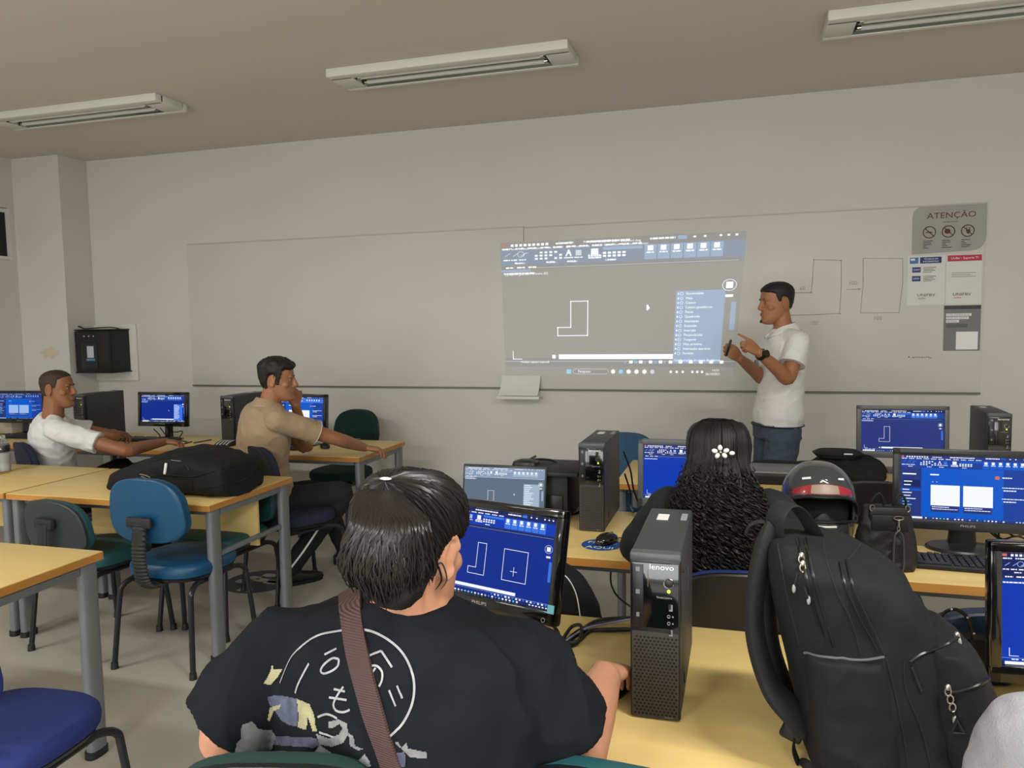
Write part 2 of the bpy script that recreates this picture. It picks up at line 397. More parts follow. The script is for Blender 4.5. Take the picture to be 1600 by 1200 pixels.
# ------------------------------------------------------------------ wall cabinet
cb = thing('wall_cabinet', 'black box cabinet with a glazed door mounted high in the left corner', 'cabinet', (-5.5, D, 1.18))
MB().mat(m_blackm).box((-5.38, D-.125, 1.375), (.36, .21, .37), .006).build('body', cb)
MB().mat(m_black).box((-5.38, D-.25, 1.375), (.36, .03, .36), .008).box((-5.38, D-.13, 1.195), (.385, .26, .012), .004).box((-5.38, D-.13, 1.565), (.375, .25, .012), .004).build('door', cb)
MB().mat(mat('reflective_glass', '#23262b', .08)).box((-5.40, D-.268, 1.34), (.17, .006, .22), .002).build('glass_pane', cb)
g = MB().mat(mat('pale_sticker', '#b9bcc0', .5)).box((-5.385, D-.273, 1.375), (.07, .003, .10))
g.mat(mat('blue_sticker', '#5c7fa6', .5)).box((-5.385, D-.273, 1.308), (.09, .003, .02)); g.build('sticker', cb)
g = MB().mat(m_chrome)
for x in (-5.45, -5.40, -5.35): MB().mat(m_chrome).ell((x, D-.267, 1.51), (.008, .004, .008), sub=2).build('knob', cb)
MB().mat(m_black).tube(V3(cr([(-5.55, D-.16, 1.575), (-5.60, D-.20, 1.60), (-5.63, D-.23, 1.54), (-5.625, D-.24, 1.42), (-5.64, D-.24, 1.30)], 8)), .006, 6).ell((-5.64, D-.24, 1.29), (.012, .012, .025), sub=2).tube(V3(cr([(-5.55, D-.16, 1.575), (-5.4, D-.1, 1.585), (-5.25, D-.13, 1.58), (-5.2, D-.05, 1.55)], 6)), .005, 6).build('cable', cb)
MB().mat(m_white).box((-5.38, D-.01, 1.36), (.50, .02, .50), .002).build('back_plate', cb)

# ------------------------------------------------------------------ ceiling lights
def fixture(x0, x1, y0, y1, label, lit, first=[None]):
    e = thing('ceiling_light', label, 'ceiling light', ((x0+x1)/2, (y0+y1)/2, CH), 0, 'fluorescent light fixtures on the ceiling')
    cx, cy = (x0+x1)/2, (y0+y1)/2; Lx, Ly = x1-x0, y1-y0; h = .05
    f = MB().mat(m_white)
    f.box((cx, y0+.035, CH-h/2), (Lx, .07, h), .006).box((cx, y1-.02, CH-h/2), (Lx, .04, h), .006)
    for sx in (x0+.07, x1-.07): f.box((sx, cy, CH-h/2), (.14, Ly-.10, h), .004)
    f.build('frame', e)
    MB().mat(mat('aluminium_reflector', '#8b948f', .25, metal=.9)).faces([(x0+.14, y0+.07, CH-.045), (x1-.14, y0+.07, CH-.045), (x1-.14, cy, CH-.004), (x0+.14, cy, CH-.004), (x1-.14, y1-.04, CH-.045), (x0+.14, y1-.04, CH-.045)], [(3, 2, 1, 0), (5, 4, 2, 3)]).build('reflector', e)
    for dy in (-.045, .045):
        MB().mat(mat('lit_fluorescent_tube', '#fff4e0', .4, emit=9) if lit else mat('unlit_fluorescent_tube', '#c9c8c2', .35)).cyl((x0+.16, cy+dy, CH-.036), (x1-.16, cy+dy, CH-.036), .014).mat(m_chrome).cyl((x0+.15, cy+dy, CH-.036), (x0+.175, cy+dy, CH-.036), .0145).cyl((x1-.175, cy+dy, CH-.036), (x1-.15, cy+dy, CH-.036), .0145).build('tube', e)
    for sx in (x0+.15, x1-.15):
        for dy in (-.045, .045): MB().mat(m_dgrey).box((sx, cy+dy, CH-.03), (.012, .03, .036)).build('socket', e)
fixture(-2.335, -.89, 4.12, 4.42, 'unlit fluorescent fixture in the middle of the visible ceiling', 0)
fixture(-5.05, -3.575, 4.16, 4.46, 'unlit fluorescent fixture over the two seated men at left', 0)
fixture(.40, 1.85, 4.17, 4.47, 'unlit fluorescent fixture cut off by the top right of the photo', 0)
fixture(-5.025, -3.575, .65, .95, 'lit fluorescent fixture over the left aisle nearer the back of the room', 1)
fixture(.425, 1.875, .65, .95, 'lit fluorescent fixture above the nearest desks on the right', 1)
# ------------------------------------------------------------------ desks
def make_desk(label, loc, width=1.2, depth=.68, dark=False, panel=False, group='computer desks in rows'):
    e = thing('desk', label, 'desk', loc, 0, group); W, Dp = width, depth; H = .75
    t = MB().mat(m_wood).box((0, 0, H-.014), (W, Dp, .028), .002)
    t.mat(m_edge).box((0, -Dp/2-.0005, H-.016), (W-.002, .003, .027)).box((W/2+.0005, 0, H-.016), (.003, Dp-.002, .027)).box((-W/2-.0005, 0, H-.016), (.003, Dp-.002, .027))
    t.build('tabletop', e, local=True)
    lm = m_tube if dark else m_grey
    for sx in (-1, 1):
        for sy in (-1, 1):
            MB().mat(lm).loft([((sx*(W/2-.024), sy*(Dp/2-.055), z), (.021, 0, 0), (0, .037, 0), 3) for z in (.02, H-.03)], 20).mat(m_dgrey).loft([((sx*(W/2-.026), sy*(Dp/2-.055), z), (.025, 0, 0), (0, .042, 0), 3) for z in (0, .028)], 20).build('leg', e, local=True)
    r = MB().mat(lm)
    for sx in (-1, 1):
        r.box((sx*(W/2-.024), 0, H-.048), (.025, Dp-.19, .035), .003)
        if panel: r.box((sx*(W/2-.024), 0, .50), (.022, Dp-.19, .022), .003)
    r.box((0, -Dp/2+.06, H-.045), (W-.12, .02, .03), .002)
    r.build('frame_rail', e, local=True)
    if panel: MB().mat(m_wood).box((0, .12, .56), (W-.13, .016, .26), .002).build('modesty_panel', e, local=True)
    MB().mat(m_dgrey).lathe([(.03, H), (.034, H+.002), (.03, H+.003), (.0, H+.003)], 20, M4((-.12, .10, 0))).build('cable_grommet', e, local=True)
    return e
D1 = make_desk('desk the man in the tan polo leans on, its right corner free', (-2.85, 4.555, 0))
def cp(l, x, y): return dup(D1, (x, y, 0), 0, l)
cp('desk in front of the man in the white tee', -4.07, 4.555)
cp('desk at the far left edge under the leftmost monitor', -5.29, 4.555)
D2 = make_desk('desk carrying the black backpack lying flat, in the middle left row', (-2.92, 3.25, 0), panel=True)
dup(D2, (-4.14, 3.25, 0), 0, 'desk with the water bottle at the left edge of the middle row')
cp('nearest left desk, bare, cut by the left edge of the photo', -2.83, 1.87)
cp('desk holding the first upright computer tower and round blue sticker', -.61, 2.88)
cp('desk under the round-based monitor and the motorcycle helmet', .61, 2.88)
cp('rear right desk with the flat black bags by the wall', .0, 4.13)
cp('rear right desk carrying the upright computer at the right edge', 1.22, 4.13)
cp('front desk the person with the crossbody strap works at', -.38, 1.68)
cp('front desk under the big upright black backpack', .84, 1.68)
# ------------------------------------------------------------------ chairs
def se(cx, cz, a, b, n, seg=40, taper=0.0):
    out = []
    for k in range(seg):
        an = 2*PI*k/seg; c, s = math.cos(an), math.sin(an)
        x = math.copysign(abs(c)**(2/n), c)*a; z = math.copysign(abs(s)**(2/n), s)*b
        x *= 1+taper*z/b; out.append((cx+x, cz+z))
    return out
def make_chair(label, loc, rz, fab, shell, name='chair', bw=.2, bh=.148, bz=.75, bel=True, group=None, rim=None):
    "faces local +y; the backrest is at -y"
    e = thing(name, label, 'chair', loc, rz, group)
    # seat: cushion loft in z
    def seat(z, k, ky=0): return ((0, .02+ky, z), (.212*k, 0, 0), (0, .21*k, 0), 3.0)
    MB().mat(fab).loft([seat(.425, .93), seat(.435, .985), seat(.455, 1.0), seat(.475, .985), seat(.488, .93), seat(.494, .8), seat(.496, .45), seat(.496, .1)], 40).build('seat', e, local=True)
    MB().mat(m_black).loft([seat(.408, .8), seat(.412, .92), seat(.428, .965), seat(.430, .9)], 40).build('seat_pan', e, local=True)
    # backrest, slightly curved pad: layers in y with curvature
    def bshape(mb, y0, y1, k, dz=0):
        N = 7; n = 36; vs = []; fs = []
        prof = [(y0, .90), (y0, .97), ((y0*.8+y1*.2), 1.0), ((y0+y1)/2, 1.0), ((y0*.2+y1*.8), 1.0), (y1, .97), (y1, .88)]
        rings = []
        for (y, kk) in [(y0, .001), (y0, .5)]+prof+[(y1, .5), (y1, .001)]:
            p = se(0, bz+dz, bw*k*kk, bh*k*kk, 2.9, n, -.09)
            vs += [(x, -.205+y+.5*x*x-.10*(z-bz), z) for x, z in p]
        for i in range(len(vs)//n-1):
            for j in range(n): fs.append((i*n+j, i*n+(j+1) % n, (i+1)*n+(j+1) % n, (i+1)*n+j))
        mb.faces(vs, fs)
    b = MB().mat(fab); bshape(b, -.012, .032, .98); b.build('backrest', e, local=True)
    b = MB().mat(shell); bshape(b, -.026, -.006, 1.0)
    b.build('back_shell', e, local=True)
    g = MB().mat(m_blackm)
    sp = cr([(-.262, .66), (-.268, .58), (-.262, .50), (-.235, .43), (-.18, .405), (-.1, .40)], 6)
    if bel:
        # ribbed bellows over the bracket
        path = cr([(-.25, .70), (-.262, .60), (-.262, .52), (-.245, .44), (-.20, .405), (-.12, .40)], 10)
        rr = [(.026 if i % 2 else .021) for i in range(len(path))]
        g.tube([(0, p[0], p[1]) for p in path], rr, 14, sq=(1.6, .6), ref=(1, 0, 0))
        g.box((0, -.252, .705), (.135, .022, .05), .011)
    else:
        g.tube([(0, p[0], p[1]) for p in sp], .022, 10, sq=(1.5, .5), ref=(1, 0, 0)); g.box((0, -.25, .66), (.13, .03, .05), .012)
    g.build('back_bracket', e, local=True)
    for sx in (-1, 1):
        for sy in (-1, 1):
            y1 = .02+sy*.235; x1 = sx*.215
            pts = cr([(sx*.155, .02+sy*.03, .400), (sx*.175, .02+sy*.13, .40), (sx*.19, .02+sy*.19, .375), (sx*.197, .02+sy*.205, .31), (x1, y1, .012)], 6)
            MB().mat(m_tube).tube([tuple(p) for p in pts], .0125, 10).mat(m_dgrey).cyl((x1, y1, 0), (x1, y1, .03), .017, .015).build('leg', e, local=True)
    MB().mat(m_tube).cyl((-.16, .09, .40), (.16, .09, .40), .011).cyl((-.16, -.05, .40), (.16, -.05, .40), .011).cyl((-.17, .15, .395), (-.17, -.12, .395), .011).cyl((.17, .15, .395), (.17, -.12, .395), .011).build('seat_frame', e, local=True)
    return e
f_blue = mat('petrol_blue_vinyl', '#0e4568', .42, var=.05, vscale=8, bump=.05, bscale=80)
f_teal = mat('dark_teal_vinyl', '#1c4c50', .5, var=.05, vscale=8)
f_green = mat('dark_green_fabric', '#12302c', .85, bump=.2, bscale=400)
f_navy = mat('navy_fabric', '#1b2036', .85, bump=.2, bscale=400)
f_royal = mat('royal_blue_fabric', '#1a2866', .8, bump=.2, bscale=400)
f_black = mat('black_fabric', '#191b1f', .85, bump=.2, bscale=400)
G = 'upholstered tubular classroom chairs'
make_chair('petrol blue chair with ribbed black back post, middle of the left aisle', (-2.54, 2.975, 0), math.radians(0), f_blue, f_blue, group=G)
make_chair('teal seated chair with dark shell, turned, left of the petrol blue one', (-3.07, 3.0, 0), math.radians(-9), f_teal, mat('dark_grey_shell', '#2b3134', .5), bel=False, group=G, bz=.635, bh=.13, bw=.215)
make_chair('teal seat tucked under the middle left desk behind its right leg', (-2.64, 3.42, 0), math.radians(176), f_teal, m_black, group=G, bz=.60, bh=.12)
make_chair('empty dark green chair by the wall beyond the corner of the rear desk', (-2.885, 5.15, 0), math.radians(172), f_green, m_black, group=G, bel=False, bz=.765)
make_chair('navy chair under the man in the tan polo', (-2.52, 3.88, 0), math.radians(-30), f_navy, f_black, group=G, bel=False)
make_chair('dark navy chair under the man in the white tee', (-4.2, 3.87, 0), math.radians(-30), f_navy, f_navy, group=G, bel=False, bz=.72)
make_chair('royal blue seat cut by the bottom left corner of the photo', (-1.925, 1.52, 0), math.radians(4), f_royal, m_black, group=G)
make_chair('dark green chair under the person with the crossbody strap', (-.70, 1.14, 0), math.radians(14), f_green, m_black, group=G, bz=.778)
make_chair('teal rimmed chair at the bottom edge beside the strap wearer', (-.16, 1.32, 0), math.radians(-4), f_teal, m_black, group=G, bz=.735)
make_chair('royal blue chair with black shell under the curly haired woman', (.0, 2.25, 0), math.radians(4), f_royal, m_black, group=G, bz=.755, bw=.215)
make_chair('dark navy chair before the keyboard, behind the big backpack', (.60, 2.16, 0), math.radians(3), f_navy, mat('night_blue_shell', '#101d2c', .5), group=G, bz=.74, bw=.23)
make_chair('black chair behind the motorcycle helmet', (.52, 3.62, 0), math.radians(4), f_black, m_black, group=G, bz=.74)
make_chair('petrol blue chair behind the first upright computer tower', (-.72, 4.55, 0), math.radians(170), f_blue, f_blue, group=G, bz=.72)
make_chair('chair behind the blue screen holding a piped black bag', (-.82, 2.15, 0), math.radians(5), f_black, m_black, group=G, bz=.66)
# ------------------------------------------------------------------ computer towers
m_mesh = mat('honeycomb_grille', '#3a3733', .45)
def make_tower(label, loc, rz, group='computer towers standing on the desks'):
    e = thing('computer_tower', label, 'computer', loc, rz, group); W, Dp, H = .100, .375, .342
    MB().mat(m_case).box((0, .01, H/2+.003), (W, Dp-.02, H-.006), .004).mat(m_black).box((0, 0, .003), (W-.02, Dp-.06, .006)).build('case', e, local=True)
    f = MB().mat(mat('front_bezel_grey', '#4a4b4e', .4)).box((0, -Dp/2+.006, H-.008), (W+.001, .028, .018), .004)
    f.mat(m_black).box((0, -Dp/2+.002, H/2-.004), (W, .02, H-.012), .004)
    f.mat(m_gloss).box((.0, -Dp/2-.008, H-.085), (W-.006, .004, .134), .0015)
    f.build('front_panel', e, local=True)
    g = MB().mat(m_mesh); Y = -Dp/2-.0085
    g.box((0, Y, .093), (W-.008, .002, .178))
    g.mat(mat('grille_hole', '#0b0b0b', .7))
    for r in range(24):
        for c in range(11):
            x = -.0405+c*.0078+(r % 2)*.0039
            if abs(x) < .044: g.faces([(x+.0026*math.cos(a*PI/3), Y-.0014, .012+r*.0069+.0026*math.sin(a*PI/3)) for a in range(6)], [(0, 1, 2, 3, 4, 5)])
    g.build('grille', e, local=True)
    yb = -Dp/2-.0105
    d = MB().mat(m_black).box((-.034, yb, H-.085), (.022, .002, .125), .0008)
    d.mat(m_grey).box((-.034, yb-.001, H-.032), (.008, .001, .009)).box((-.034, yb-.001, H-.078), (.008, .001, .009)).box((-.034, yb-.001, H-.125), (.006, .001, .009))
    d.mat(mat('thin_gilt_line', '#6b5436', .4)).box((-.014, yb, H-.05), (.0012, .001, .035))
    d.build('drive_bay', e, local=True)
    b = MB().mat(m_chrome).tube([(.027+.0095*math.cos(a*PI/12), yb, H-.058+.0095*math.sin(a*PI/12)) for a in range(24)], .0012, 6, closed=True)
    b.mat(m_black).ell((.027, yb, H-.058), (.0085, .0015, .0085)); b.build('power_button', e, local=True)
    MB().mat(mat('green_led', '#b6e63a', .4, emit=1.3)).ell((.027, yb, H-.074), (.0035, .0015, .0038), sub=2).build('power_light', e, local=True)
    p = MB().mat(mat('port_metal', '#8e8f90', .4, metal=.6))
    for z in (H-.107, H-.158): p.box((.031, yb, z), (.007, .0015, .013)).mat(m_black).box((.029, yb-.0005, z+.002), (.005, .0015, .010)).mat(MATS['port_metal'])
    for z in (H-.125, H-.139): p.tube([(.027+.0028*math.cos(a*PI/6), yb, z+.0028*math.sin(a*PI/6)) for a in range(12)], .0008, 5, closed=True).box((.035, yb, z), (.003, .0008, .003))
    p.build('port', e, local=True)
    q = Matrix(((1, 0, 0, .012), (0, 0, 1, yb), (0, 1, 0, H-.029), (0, 0, 0, 1)))
    fr = lambda x, z: frame((x, yb-.001, z), (1, 0, 0), (0, 0, 1))
    MB().mat(m_wht).text('lenovo', .0155, fr(.013, H-.026), font_sx=1.15).mat(m_pg).text('ThinkCentre', .006, fr(.018, H-.087)).text('EDGE 72', .0045, frame((.027, -Dp/2-.0102, .008), (1, 0, 0), (0, 0, 1))).build('lettering', e, local=True)
    MB().mat(m_paper).box((-.012, .10, H+.0007), (.026, .052, .0012)).mat(mat('stub_label', '#8b8d90', .5)).box((.036, .11, H+.0007), (.014, .06, .0012)).build('asset_label', e, local=True)
    MB().mat(m_case).box((W/2, .05, .22), (.003, .05, .06), .001).mat(m_black).box((W/2+.0015, -.10, .05), (.002, .01, .02), .001).cyl((W/2, -.15, H-.045), (W/2+.003, -.15, H-.045), .004).build('side_latch', e, local=True)
    return e
def midp(x, y): return x, y
T1 = make_tower('nearest upright black computer, centre foreground, label stickers on its top', (-.160, 1.708, .75), math.radians(0))
dup(T1, (-.545, 3.07, .75), 0, 'upright black computer at the desk corner beside the blue round sticker')
dup(T1, (1.196, 4.33, .75), math.radians(-3), 'upright black computer at the right edge by the front wall')
dup(T1, (-4.65, 4.66, .75), math.radians(0), 'black computer between the white-tee man and his monitor')
dup(T1, (-3.40, 4.69, .75), math.radians(0), 'black computer partly hidden behind the tan polo man')
# ------------------------------------------------------------------ screens
S_DK = mat('screen_navy', '#0c2c8c', .3, emit=.95); S_BL = mat('screen_blue', '#0b38ac', .3, emit=1.0); S_LB = mat('screen_light_blue', '#3d78e6', .3, emit=.9)
S_WH = mat('screen_white', '#f2f6ff', .3, emit=1.0); S_PL = mat('screen_pale_blue', '#9fc0f5', .3, emit=.9); S_GR = mat('screen_slate', '#5a6b7e', .3, emit=.95)
S_GL = mat('screen_light_slate', '#8399b3', .3, emit=.95); S_ID = mat('screen_indigo', '#27377c', .3, emit=.95); S_OR = mat('screen_orange', '#e0705a', .3, emit=.9); S_DI = mat('screen_deep_indigo', '#1a2660', .3, emit=.95)
S_AZ = mat('screen_azure', '#0a57c4', .3, emit=1.0); S_CY = mat('screen_cyan', '#5fd0ea', .3, emit=.9)
S_TN = mat('screen_tint_blue', '#18409c', .3, emit=.95)
def cad(mb, mp, pal, style, seed=0, txt=0):
    "draws an interface; mp(u,v,layer)->point, u,v in 0..1, v up"
    rnd = random.Random(seed)
    bgc, top, rib, hi, wh, ln = pal
    def R(u0, v0, u1, v1, m, l=1):
        mb.mat(m).faces([mp(u0, v0, l), mp(u1, v0, l), mp(u1, v1, l), mp(u0, v1, l)], [(0, 1, 2, 3)])
    def poly(pts, m, wd=.0035, asp=1.7, l=3):
        for (a, b), (c, d) in zip(pts, pts[1:]):
            dx, dy = c-a, d-b; L = math.hypot(dx, dy/asp) or 1; 
            nx, ny = -dy/asp/L*wd/2, dx/L*wd/2*asp
            ex, ey = dx/L*wd/2, dy/L*wd/2
            mb.mat(m).faces([mp(a+nx-ex, b+ny-ey, l), mp(c+nx+ex, d+ny+ey, l), mp(c-nx+ex, d-ny+ey, l), mp(a-nx-ex, b-ny-ey, l)], [(0, 3, 2, 1)])
    def dash(u, v, w_, h, m, n=6, l=3):
        x = u; 
        while x < u+w_:
            k = rnd.uniform(.006, .022); R(x, v, min(x+k, u+w_), v+h, m, l); x += k+.003
    if bgc: R(0, 0, 1, 1, bgc, 0)
    if top: R(0, .935, 1, 1, top)
    if rib: R(0, .80, 1, .935, rib); R(0, .765, 1, .80, top or rib)
    # title + menu rows
    R(.008, .962, .028, .985, S_OR, 2)
    for i in range(9): R(.045+i*.019, .962, .057+i*.019, .982, wh, 2)
    dash(.24, .966, .07, .012, wh); dash(.37, .968, .18, .014, wh); R(.74, .96, .775, .99, hi, 2); dash(.63, .968, .1, .014, wh)
    for u in (.80, .84, .90, .93, .96): R(u, .968, u+.01, .982, wh, 2)
    for i in range(11): dash(.01+i*.055, .938, .04, .011, wh)
    # ribbon icons
    for u in (.02, .055, .09):
        poly([(u, .88), (u+.02, .905)], ln, .003); dash(u-.01, .842, .03, .01, wh)
    poly([(.088+.014*math.cos(a), .895+.024*math.sin(a)) for a in [k*PI/6 for k in range(13)]], ln, .0025)
    poly([(.12+.02*math.cos(a), .875+.03*math.sin(a)) for a in [PI/2+k*PI/12 for k in range(7)]], ln, .0025)
    for r in range(3):
        for c in range(6):
            if (r+c) % 5: R(.15+c*.021, .895-r*.026, .162+c*.021, .91-r*.026, wh, 2)
    poly([(.285, .865), (.295, .91), (.305, .865)], wh, .005); R(.275, .845, .315, .853, wh, 2); R(.325, .865, .35, .91, ln, 2); dash(.32, .845, .035, .008, wh)
    R(.39, .865, .42, .915, wh, 2); dash(.378, .85, .055, .01, wh); dash(.378, .835, .055, .01, wh)
    R(.44, .90, .60, .925, hi if not rib else hi, 2)
    for r in range(2):
        for c in range(5): R(.44+c*.02, .868-r*.025, .453+c*.02, .884-r*.025, wh, 3)
    for i in range(6):
        u = .61+i*.052
        R(u, .81, u+.048, .928, hi, 2); R(u+.012, .88, u+.034, .92, wh, 3); dash(u+.008, .86, .032, .01, wh)
    for u in (.06, .2, .29, .46): dash(u, .815, .035, .009, wh)
    if style == 'start':
        R(0, .04, .16, .80, S_ID, 2); R(.16, .04, .76, .80, S_AZ, 2); R(.76, .04, 1, .80, S_TN, 2)
        R(.02, .50, .15, .61, S_DI, 3); R(.028, .575, .09, .59, wh, 4); R(.028, .52, .08, .535, wh, 4)
        R(.0, .435, .155, .47, S_AZ, 3)
        for i in range(6): R(.018, .445-i*.047, .018+(.05, .07, .06, .10, .05, .07)[i], .458-i*.047, wh if i < 4 else S_CY, 4)
        R(.018, .69, .12, .71, wh, 4); R(.225, .69, .29, .71, wh, 4); R(.70, .66, .73, .71, S_OR, 4); dash(.75, .68, .07, .016, wh)
        for u in (.23, .47):
            R(u, .22, u+.215, .54, wh, 4); R(u, .12, u+.21, .215, S_ID, 3); dash(u+.01, .19, .13, .012, wh, l=5); dash(u+.01, .16, .19, .010, wh, l=5)
        for v in (.53, .36): dash(.75, v, .2, .012, wh); dash(.76, v-.045, .09, .016, wh)
        for u in (.24, .27): R(u, .58, u+.01, .595, S_PL, 4)
    else:
        for i in range(3): dash(.02+i*.05, .775, .035, .012, wh)
        R(.0, .745, .13, .765, wh if rib is None else hi, 1); dash(.01, .725, .14, .012, wh)
        poly([(.15, .775), (.98, .775)], ln, .0015)
        if style in ('draw', 'both', 'proj'):
            if style == 'proj': poly([(.246, .19), (.246, .26), (.304, .26), (.304, .48), (.378, .48), (.378, .19), (.246, .19)], wh, .0035)
            ox = {'draw': .22, 'both': .36, 'proj': .235}[style]
            if style != 'proj': poly([(ox, .235), (ox, .31), (ox+.062, .31), (ox+.062, .60), (ox+.13, .60), (ox+.13, .235), (ox, .235)], wh, .0035)
        if style == 'both':
            poly([(.63, .23), (.63, .58), (.81, .58), (.81, .23), (.63, .23)], wh, .0035)
            poly([(.69, .34), (.74, .34)], wh, .003); poly([(.715, .29), (.715, .39)], wh, .003)
        if style in ('proj', 'menu'):
            R(.745, .06 if not txt else -.045, .94, .655 if not txt else .545, hi, 2)
            if not txt:
                for i in range(13): dash(.755, .62-i*.042, rnd.uniform(.06, .12), .016, wh)
            poly([(.63, .40), (.63, .43), (.636, .41), (.63, .40)], wh, .006)
        qv = -.075 if txt else 0
        R(.965, .30+qv, .985, .52+qv, hi, 2)
        R(.94, .63+qv, .967, .68+qv, wh, 3); poly([(.953+.027*math.cos(a), .655+qv+.045*math.sin(a)) for a in [k*PI/8 for k in range(17)]], ln, .0035); R(.94, .56+qv, .97, .58+qv, wh, 2)
        poly([(.04, .15-.09*bool(txt)), (.04, .08-.09*bool(txt)), (.08, .08-.09*bool(txt))], wh, .003)
        R(.25, .075 if not txt else -.01, .745, .11 if not txt else .03, wh, 3); R(.22, .08 if not txt else -.005, .235, .10 if not txt else .025, wh, 3)
        poly([(0, .062 if not txt else -.03), (1, .062 if not txt else -.03)], ln, .0015)
        for i in range(3 if not txt else 0): dash(.05+i*.045, .045, .03, .010, wh)
        for i in range(16 if not txt else 0): R(.56+i*.027, .038, .57+i*.027+rnd.uniform(0, .006), .056, wh if i % 3 else hi, 3)
    if style != 'proj':
        R(0, 0, 1, .035, top or S_DI, 2); R(.02, .004, .17, .031, wh, 3)
        for i in range(22):
            u = .19+i*.027; R(u, .008, u+.013, .026, rnd.choice([wh, wh, S_PL, S_CY, hi]), 3)
        for i in range(6): R(.85+i*.024, .012, .862+i*.024, .024, wh, 3)
PAL_B = (S_DK, S_DI, S_TN, S_BL, S_WH, S_PL)
PAL_I = (S_ID, S_DI, S_TN, S_LB, S_WH, S_PL)
PAL_D = (S_DK, S_DI, S_BL, S_LB, S_WH, S_PL)
PAL_G = (S_GR, S_GL, S_GL, mat('screen_mist', '#a9bfd8', .3, emit=.8), S_WH, S_WH)
def make_monitor(label, loc, rz, pal, style, W=.435, H=.272, zb=.085, tilt=4, round_base=False, brand='PHILIPS', seed=0, sticker=False, bezel=m_gloss):
    e = thing('monitor', label, 'monitor', loc, rz, 'computer monitors on the desks')
    T = M4((0, -.02, zb+H/2), (-math.radians(tilt), 0, 0))
    b = .022
    f = MB(T).mat(bezel)
    # bezel ring: four bars + back shell
    f.box((0, 0, H/2-b/2), (W, .03, b), .003).box((0, 0, -H/2+.017), (W, .03, .034), .003).box((-W/2+b/2, 0, 0), (b, .03, H), .003).box((W/2-b/2, 0, 0), (b, .03, H), .003)
    f.mat(m_blackm).box((0, .012, 0), (W-.004, .022, H-.004), .004).loft([((0, .02, 0), (W*.42, 0, 0), (0, 0, H*.42), 4), ((0, .045, -.01), (W*.28, 0, 0), (0, 0, H*.3), 4)], 24)
    f.build('bezel', e, local=True)
    x0, x1, z0, z1 = -W/2+b, W/2-b, -H/2+.034, H/2-b
    s = MB(T); cad(s, lambda u, v, l: (x0+(x1-x0)*u, -.0035-.00025*l, z0+(z1-z0)*v), pal, style, seed)
    s.build('screen', e, local=True)
    g = MB(T).mat(m_pg).text(brand, .011, frame((0, -.0162, -H/2+.018), (1, 0, 0), (0, 0, 1)), font_sx=1.3)
    g.build('lettering', e, local=True)
    if sticker: MB(T).mat(mat('aqua_sticker', '#63a6b5', .5)).box((W/2-.012, -.0158, -H/2+.04), (.018, .001, .020)).build('sticker', e, local=True)
    g = MB(T).mat(m_grey).tube([(W/2-.03+.005*math.cos(a*PI/5), -.0162, -H/2+.012+.005*math.sin(a*PI/5)) for a in range(10)], .0009, 5, closed=True); g.build('power_button', e, local=True)
    st = MB().mat(bezel)
    if round_base:
        st.loft([((0, .03, .01), (.045, 0, 0), (0, .018, 0), 4), ((0, .03, zb+.05), (.035, 0, 0), (0, .014, 0), 4)], 20)
        st.build('stand_neck', e, local=True)
        MB().mat(bezel).loft([((0, .02, z), (.115*k, 0, 0), (0, .085*k, 0)) for z, k in ((0, .98), (.006, 1), (.012, .95), (.018, .6), (.022, .2))], 40).build('stand_base', e, local=True)
    else:
        st.loft([((0, .03, .01), (.03, 0, 0), (0, .015, 0), 4), ((0, .03, zb+.06), (.03, 0, 0), (0, .012, 0), 4)], 20)
        st.build('stand_neck', e, local=True)
        MB().mat(bezel).loft([((0, .02, z), (.10*k, 0, 0), (0, .075*k, 0), 3.5) for z, k in ((0, .98), (.006, 1), (.012, .9), (.015, .3))], 40).build('stand_base', e, local=True)
    return e
d75 = .75
make_monitor('monitor the strap wearer works on, blue screen with two outlines', (-.605, 1.83, d75), math.radians(-17), PAL_D, 'both', zb=.083, seed=1, sticker=True, tilt=13)
make_monitor('monitor behind the curly haired woman, dark blue screen', (-.19, 3.12, d75), math.radians(0), (S_BL, S_ID, S_ID, S_TN, S_WH, S_PL), 'menu', W=.41, zb=.06, seed=2, bezel=mat('grey_bezel', '#55575b', .4))
make_monitor('rear monitor by the right wall showing a stepped outline', (.805, 4.38, d75), math.radians(1), PAL_I, 'draw', zb=.078, seed=3, bezel=MATS['grey_bezel'])
make_monitor('round-based monitor on the right with two white thumbnails', (.74, 2.92, d75), math.radians(-1), (S_AZ, S_ID, S_TN, S_AZ, S_WH, S_LB), 'start', W=.455, H=.275, zb=.078, seed=4, round_base=True, sticker=True, bezel=mat('charcoal_bezel', '#232427', .3))
make_monitor('monitor cut by the lower right edge with an empty blue drawing', (.715, 1.78, d75), math.radians(5), (S_BL, S_DI, S_DI, S_TN, S_WH, S_PL), 'menuoff', W=.46, H=.285, zb=.062, seed=5)
make_monitor('monitor in front of the man in the white tee', (-4.02, 4.62, d75), math.radians(3), (S_DK, S_ID, S_TN, S_LB, S_WH, S_BL), 'menu', W=.41, H=.25, zb=.105, seed=6)
make_monitor('monitor half hidden by the arm of the tan polo man', (-2.865, 4.60, d75), math.radians(-4), (S_LB, S_TN, S_LB, S_LB, S_WH, S_LB), 'start', W=.41, H=.25, zb=.105, seed=7)
make_monitor('leftmost monitor with two pale thumbnails', (-5.33, 4.60, d75), math.radians(5), (S_DK, S_ID, S_ID, S_TN, S_PL, S_PL), 'start', W=.44, H=.25, zb=.105, seed=8, round_base=True)
